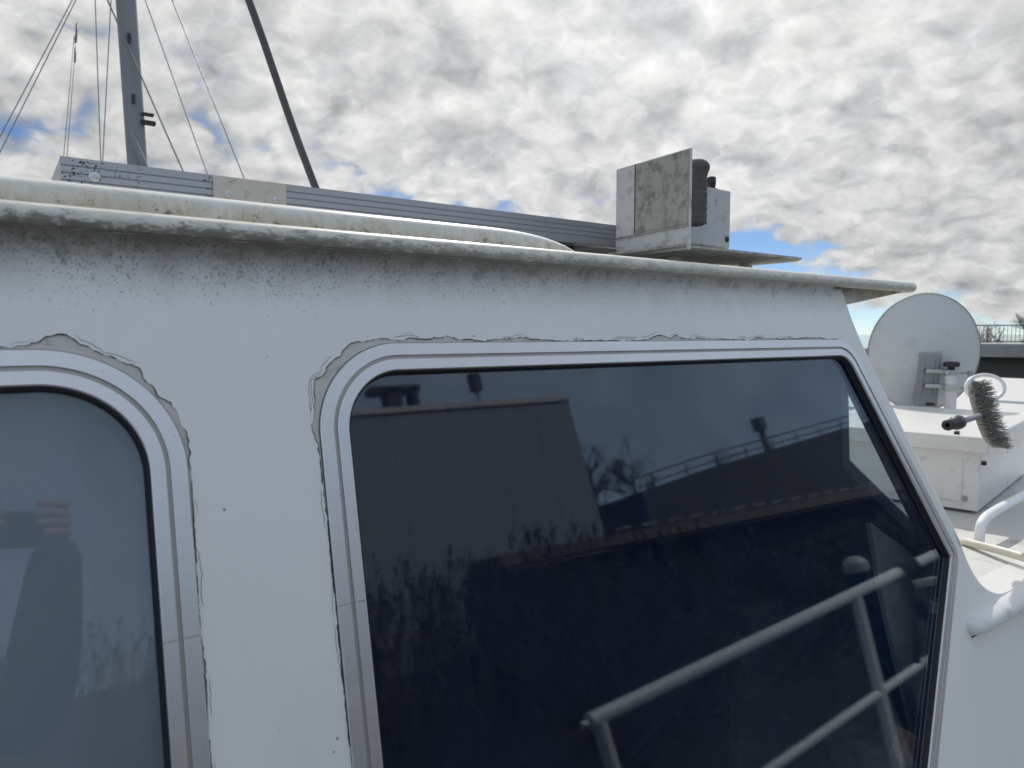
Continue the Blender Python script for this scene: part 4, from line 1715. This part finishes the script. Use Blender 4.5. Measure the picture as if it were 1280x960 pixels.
# sloping road embankment with railing, signal post
emb = empty('approach_ramp', (33, -22, 0), 'sloping road ramp with railing reflected in the large window', 'ramp')
mb = MB()
mb.prism([(22, -20, 0), (60, -20, 0), (60, -20, 7.6), (40, -20, 6.1), (26.6, -20, 5.1), (22, -20, 4.6)], (0, -6, 0))
mb.build('embankment', 'concrete_dark', emb)
mb = MB()
for dz_ in (.25, .62):
    mb.tube([(22, -20.1, 4.6 + dz_), (26.6, -20.1, 5.1 + dz_), (40, -20.1, 6.1 + dz_), (60, -20.1, 7.6 + dz_)], .045, 6)
mb.build('handrail', 'rail_grey', emb)
for i in range(16):
    x = 23 + 2.3 * i
    mb = MB()
    mb.tube([(x, -20.1, 4.4), (x, -20.1, 5.28 + (x - 23) * .079)], .05, 6)
    mb.build('rail_post', 'rail_grey', emb)
sg_ = empty('signal_post', (32.4, -20.6, 5.6), 'dark signal post with box head standing on the ramp', 'signal')
mb = MB()
mb.tube([(32.4, -20.6, 5.5), (32.4, -20.6, 6.7)], .17, 8)
mb.build('post', 'rail_grey', sg_)
mb = MB()
mb.box((32.4, -20.6, 7.0), (.62, .5, .7), bevel=.05)
mb.build('signal_head', 'rail_grey', sg_)

# low timber footbridge over the reeds
fb = empty('footbridge', (19, -12, 0), 'low dark footbridge with pale edge slats behind the reeds', 'footbridge')
mb = MB()
mb.prism([(9, -12, 2.65), (30, -12, 1.95), (30, -12, 2.20), (9, -12, 2.92)], (0, -1.5, 0))
mb.build('deck_beam', 'timber', fb)
mb = MB()
mb.prism([(9, -13.6, .6), (30, -13.6, .6), (30, -13.6, 1.93), (9, -13.6, 2.62)], (0, -.2, 0))
mb.build('side_wall', 'timber', fb)
for i in range(18):
    x = 12 + i * .95
    z = 2.92 - (x - 9) * .0343 + .12
    mb = MB()
    mb.box((x, -12.05, z), (.55, .04, .08))
    mb.build('edge_slat', 'slat_grey', fb)

# mooring pile with a white domed cap
pile = empty('mooring_pile', (6.1, -2.0, 0), 'dark blue mooring pile with white domed cap standing in the water', 'pile')
mb = MB()
mb.tube([(6.1, -2, -.8), (6.1, -2, 1.62)], .10, 20)
mb.build('shaft', 'pile_blue', pile, angle=50)
mb = MB()
mb.lathe((6.1, -2, 1.60), (0, 0, 1), [(.108, 0), (.108, .05)] + [(.108 * cos(radians(a)), .05 + .09 * sin(radians(a))) for a in range(10, 90, 10)] + [(0, .14)], 24)
mb.build('cap', 'pile_cap', pile, angle=50)


# bare winter trees
def tree(x, y, z, H, seed, label, group):
    r = random.Random(seed)
    t = empty('bare_tree', (x, y, z), label, 'tree', group)
    mb = MB()
    mb.tube(spline([(x, y, z - .2), (x + r.uniform(-.2, .2), y, z + H * .3), (x + r.uniform(-.3, .3), y + r.uniform(-.3, .3), z + H * .8)], 4), H * .022, 7, scales=[1.2 - .09 * i for i in range(9)])
    mb.build('trunk', 'bark', t, smooth=True)
    vs, fs = [], []

    def stick(a, b, w0, w1):
        base = len(vs)
        d = (b - a).normalized()
        s = d.cross(Vector((.3, .2, 1))).normalized()
        u = d.cross(s)
        for c, w_ in ((a, w0), (b, w1)):
            for k in range(3):
                vs.append(tuple(c + s * (w_ * cos(k * 2.094)) + u * (w_ * sin(k * 2.094))))
        for k in range(3):
            fs.append((base + k, base + (k + 1) % 3, base + 3 + (k + 1) % 3, base + 3 + k))

    def grow(a, d, L, w_, lv):
        b = a + d * L
        stick(a, b, w_, w_ * .65)
        if lv == 0:
            return
        for k in range(r.choice((3, 4))):
            f = r.uniform(.35, 1.0)
            nd = (d + Vector((r.gauss(0, .5), r.gauss(0, .5), r.gauss(.12, .3)))).normalized()
            grow(a + d * L * f, nd, L * r.uniform(.5, .75), w_ * .55, lv - 1)

    for k in range(9):
        a = Vector((x, y, z + H * r.uniform(.25, .75)))
        an = r.uniform(0, 6.28)
        grow(a, Vector((cos(an) * .6, sin(an) * .6, .8)).normalized(), H * r.uniform(.14, .22), H * .008, 4)
    me = bpy.data.meshes.new('crown')
    me.from_pydata(vs, [], fs)
    link('crown', me, 'twig', t)


for i, (x, y, H, lb) in enumerate(((20, -24, 8.0, 'tall bare tree right beside the grey shed in the reflection'), (29, -30, 8.5, 'bare round-crowned tree midway along the reflected tree line'), (24, -28, 7.0, 'smaller bare tree between two taller ones in the reflection'), (42, -34, 9.5, 'bare tree standing behind the signal post on the ramp'))):
    tree(x + 2.5, y, .6, H * .92, 20 + i, lb, 'bare trees along the shore')
for i, (x, y, H, lb) in enumerate(((40.0, 14.4, 2.3, 'dark bare tree behind the bridge railing at right edge'), (44, 16.2, 2.2, 'low bare tree behind the bridge railing near the dish'), (42.0, 13.6, 2.6, 'bare tree beyond the bridge farthest to the right'))):
    tree(x, y, .9, H, 40 + i, lb, 'bare trees beyond the bridge')

# finger pier the viewer stands on
pier = empty('finger_pier', (-.8, -.65, 0), 'timber finger pier beside the boat under the photographer', 'pier')
for i in range(20):
    mb = MB()
    mb.box((-2.3 + .152 * i, -.62, .98), (.14, 1.15, .035), bevel=.004, seg=1)
    mb.build('plank', 'timber', pier)
for x in (-2.2, .5):
    for y in (-.2, -1.05):
        mb = MB()
        mb.tube([(x, y, -.8), (x, y, .96)], .09, 10)
        mb.build('pile', 'timber', pier, smooth=True)

# ------------------------------------------------------------------ the photographer with phone (seen in the aft window's glass)
Fh = Vector((sin(YAW), cos(YAW), 0))
Rh = Vector((cos(YAW), -sin(YAW), 0))
UP = Vector((0, 0, 1))
person = empty('person', (-.32, -.42, 1.0), 'person in dark blue jacket holding up a phone, reflected in the aft window', 'person')
FL = Vector((0, 0, 1.0)) - Fh * .50 - Rh * .03


def Q(r, f, z):
    return FL + Rh * r + Fh * f + UP * z


def skin_mesh(name, nodes, edges, m, parent, sub=2):
    me = bpy.data.meshes.new(name)
    me.from_pydata([tuple(n[0]) for n in nodes], edges, [])
    o = link(name, me, m, parent)
    md = o.modifiers.new('skin', 'SKIN')
    md.use_smooth_shade = True
    for v, n in zip(me.skin_vertices[0].data, nodes):
        v.radius = n[1] if hasattr(n[1], '__len__') else (n[1], n[1])
    me.skin_vertices[0].data[0].use_root = True
    s = o.modifiers.new('sub', 'SUBSURF')
    s.levels = s.render_levels = sub
    return o


grip_r = Vector((0, 0, CAM_Z)) + Rh * .118 - fwd * .018
grip_l = Vector((0, 0, CAM_Z)) - Rh * .055 - fwd * .018
wr_r = grip_r + Rh * .035 - UP * .105 - Fh * .045
wr_l = grip_l - Rh * .035 - UP * .105 - Fh * .045
sh_r, sh_l = Q(.19, -.02, 1.40), Q(-.19, -.02, 1.40)
el_r, el_l = Q(.33, .16, 1.17), Q(-.33, .16, 1.17)
nodes = [(Q(0, 0, .95), (.15, .11)), (Q(0, 0, 1.12), (.135, .10)), (Q(0, .0, 1.28), (.15, .10)), (Q(0, -.01, 1.42), (.09, .075)), (Q(0, .01, 1.50), (.055, .055)), (Q(0, .03, 1.58), (.07, .08)), (Q(0, .03, 1.66), (.078, .095)), (Q(0, .02, 1.74), (.055, .07)),
         (sh_r, (.06, .06)), (el_r, (.045, .045)), (wr_r, (.027, .027)), (sh_l, (.06, .06)), (el_l, (.045, .045)), (wr_l, (.027, .027)),
         (Q(.10, 0, .86), (.095, .095)), (Q(.11, .03, .50), (.06, .06)), (Q(.11, .0, .10), (.04, .04)), (Q(.12, .10, .04), (.035, .03)),
         (Q(-.10, 0, .86), (.095, .095)), (Q(-.11, .03, .50), (.06, .06)), (Q(-.11, .0, .10), (.04, .04)), (Q(-.12, .10, .04), (.035, .03)),
         (Q(0, .11, 1.63), (.016, .018))]
edges = [(0, 1), (1, 2), (2, 3), (3, 4), (4, 5), (5, 6), (6, 7), (3, 8), (8, 9), (9, 10), (3, 11), (11, 12), (12, 13), (0, 14), (14, 15), (15, 16), (16, 17), (0, 18), (18, 19), (19, 20), (20, 21), (6, 22)]


def hand_nodes(wrist, grip, side):
    """palm and five fingers that wrap round the phone's end; side = +1 right, -1 left"""
    base = len(nodes)
    wi = 10 if side > 0 else 13
    palm = wrist.lerp(grip, .45) + Rh * (side * .018)
    nodes.append((palm, (.030, .020)))
    edges.append((wi, base))
    out = grip + Rh * (side * .022)
    for k in range(4):
        z = .030 - .021 * k
        L = (.9, 1.0, .95, .75)[k]
        kn = out + UP * z + Rh * (side * .010) - Fh * .012
        m1 = out + UP * (z + .002) + Rh * (side * .006) + fwd * .018
        m2 = out + UP * (z + .003) - Rh * (side * .045 * L) + fwd * .026
        m3 = out + UP * (z + .002) - Rh * (side * .080 * L) + fwd * .022
        b = len(nodes)
        nodes.extend([(kn, (.0115, .0115)), (m1, (.0105, .0105)), (m2, (.0098, .0098)), (m3, (.008, .008))])
        edges.extend([(base, b), (b, b + 1), (b + 1, b + 2), (b + 2, b + 3)])
    b = len(nodes)
    nodes.extend([(palm + UP * .01 - Fh * .02 - Rh * (side * .012), (.013, .013)), (grip - Rh * (side * .004) - fwd * .02 - UP * .03, (.011, .011)), (grip - Rh * (side * .030) - fwd * .016 - UP * .010, (.009, .009))])
    edges.extend([(base, b), (b, b + 1), (b + 1, b + 2)])


hand_nodes(wr_r, grip_r, 1)
hand_nodes(wr_l, grip_l, -1)
body_o = skin_mesh('body', nodes, edges, 'skin', person)
jn = [(Q(0, 0, .93), (.18, .14)), (Q(0, 0, 1.12), (.172, .135)), (Q(0, .0, 1.28), (.18, .135)), (Q(0, -.01, 1.42), (.10, .09)), (Q(0, -.005, 1.475), (.078, .075)),
      (sh_r, (.10, .10)), (el_r, (.105, .095)), (wr_r.lerp(el_r, -.20), (.050, .050)), (sh_l, (.10, .10)), (el_l, (.105, .095)), (wr_l.lerp(el_l, -.20), (.050, .050)), (Q(0, 0, .80), (.185, .14))]
skin_mesh('jacket', jn, [(0, 1), (1, 2), (2, 3), (3, 4), (3, 5), (5, 6), (6, 7), (3, 8), (8, 9), (9, 10), (0, 11)], 'jacket', person)
tn = [(Q(0, 0, .90), (.15, .12)), (Q(.10, 0, .82), (.11, .11)), (Q(.11, .03, .50), (.078, .078)), (Q(.11, .0, .09), (.062, .062)), (Q(-.10, 0, .82), (.11, .11)), (Q(-.11, .03, .50), (.078, .078)), (Q(-.11, .0, .09), (.062, .062))]
skin_mesh('trousers', tn, [(0, 1), (1, 2), (2, 3), (0, 4), (4, 5), (5, 6)], 'trousers', person)
skin_mesh('hair', [(Q(0, -.03, 1.66), (.082, .085)), (Q(0, -.005, 1.73), (.080, .085)), (Q(0, .02, 1.775), (.05, .06))], [(0, 1), (1, 2)], 'hair', person)
for s in (-1, 1):
    skin_mesh('shoe', [(Q(.115 * s, -.05, .045), (.045, .05)), (Q(.118 * s, .06, .04), (.05, .045)), (Q(.125 * s, .17, .03), (.04, .03))], [(0, 1), (1, 2)], 'black_plastic', person)
    mb = MB()
    mb.lathe(Q(.033 * s, .118, 1.665), Fh, [(.012, 0), (.010, .006), (0, .009)], 10)
    mb.build('eye', 'hose_white', person, smooth=True)
    mb = MB()
    mb.lathe(Q(.083 * s, .02, 1.655), Rh * s, [(.0, -.008), (.022, -.004), (.03, .004), (.022, .012), (0, .008)], 12)
    mb.build('ear', 'skin', person, smooth=True)
mb = MB()
mb.box(Q(0, .115, 1.585), (.05, .012, .012), Matrix((Rh, Fh, UP)).transposed(), .005)
mb.build('mouth', 'skin', person, smooth=True)

phone = empty('smartphone', (.05, -.03, 2.56), 'dark smartphone held sideways in both hands, reflected in the aft window', 'phone')
up_c = Rh.cross(fwd)
PM = Matrix((Rh, fwd, up_c)).transposed()
pc = Vector((0, 0, CAM_Z)) + Rh * .055 - fwd * .0085 - up_c * .022
mb = MB()
mb.box(pc, (.156, .0078, .076), PM, .0035, 3)
mb.build('case', 'phone', phone, angle=40)
mb = MB()
mb.box(pc - fwd * .0042, (.148, .0008, .070), PM)
mb.build('screen', 'lens', phone)
for dx, dz_ in ((.022, -.0), (.0, -.024)):
    mb = MB()
    mb.lathe(Vector((0, 0, CAM_Z)) + Rh * dx + up_c * dz_ - fwd * .0046, fwd, [(.0085, 0), (.0085, .0022), (.006, .0022), (0, .0015)], 18)
    mb.build('lens', 'lens', phone, angle=40)
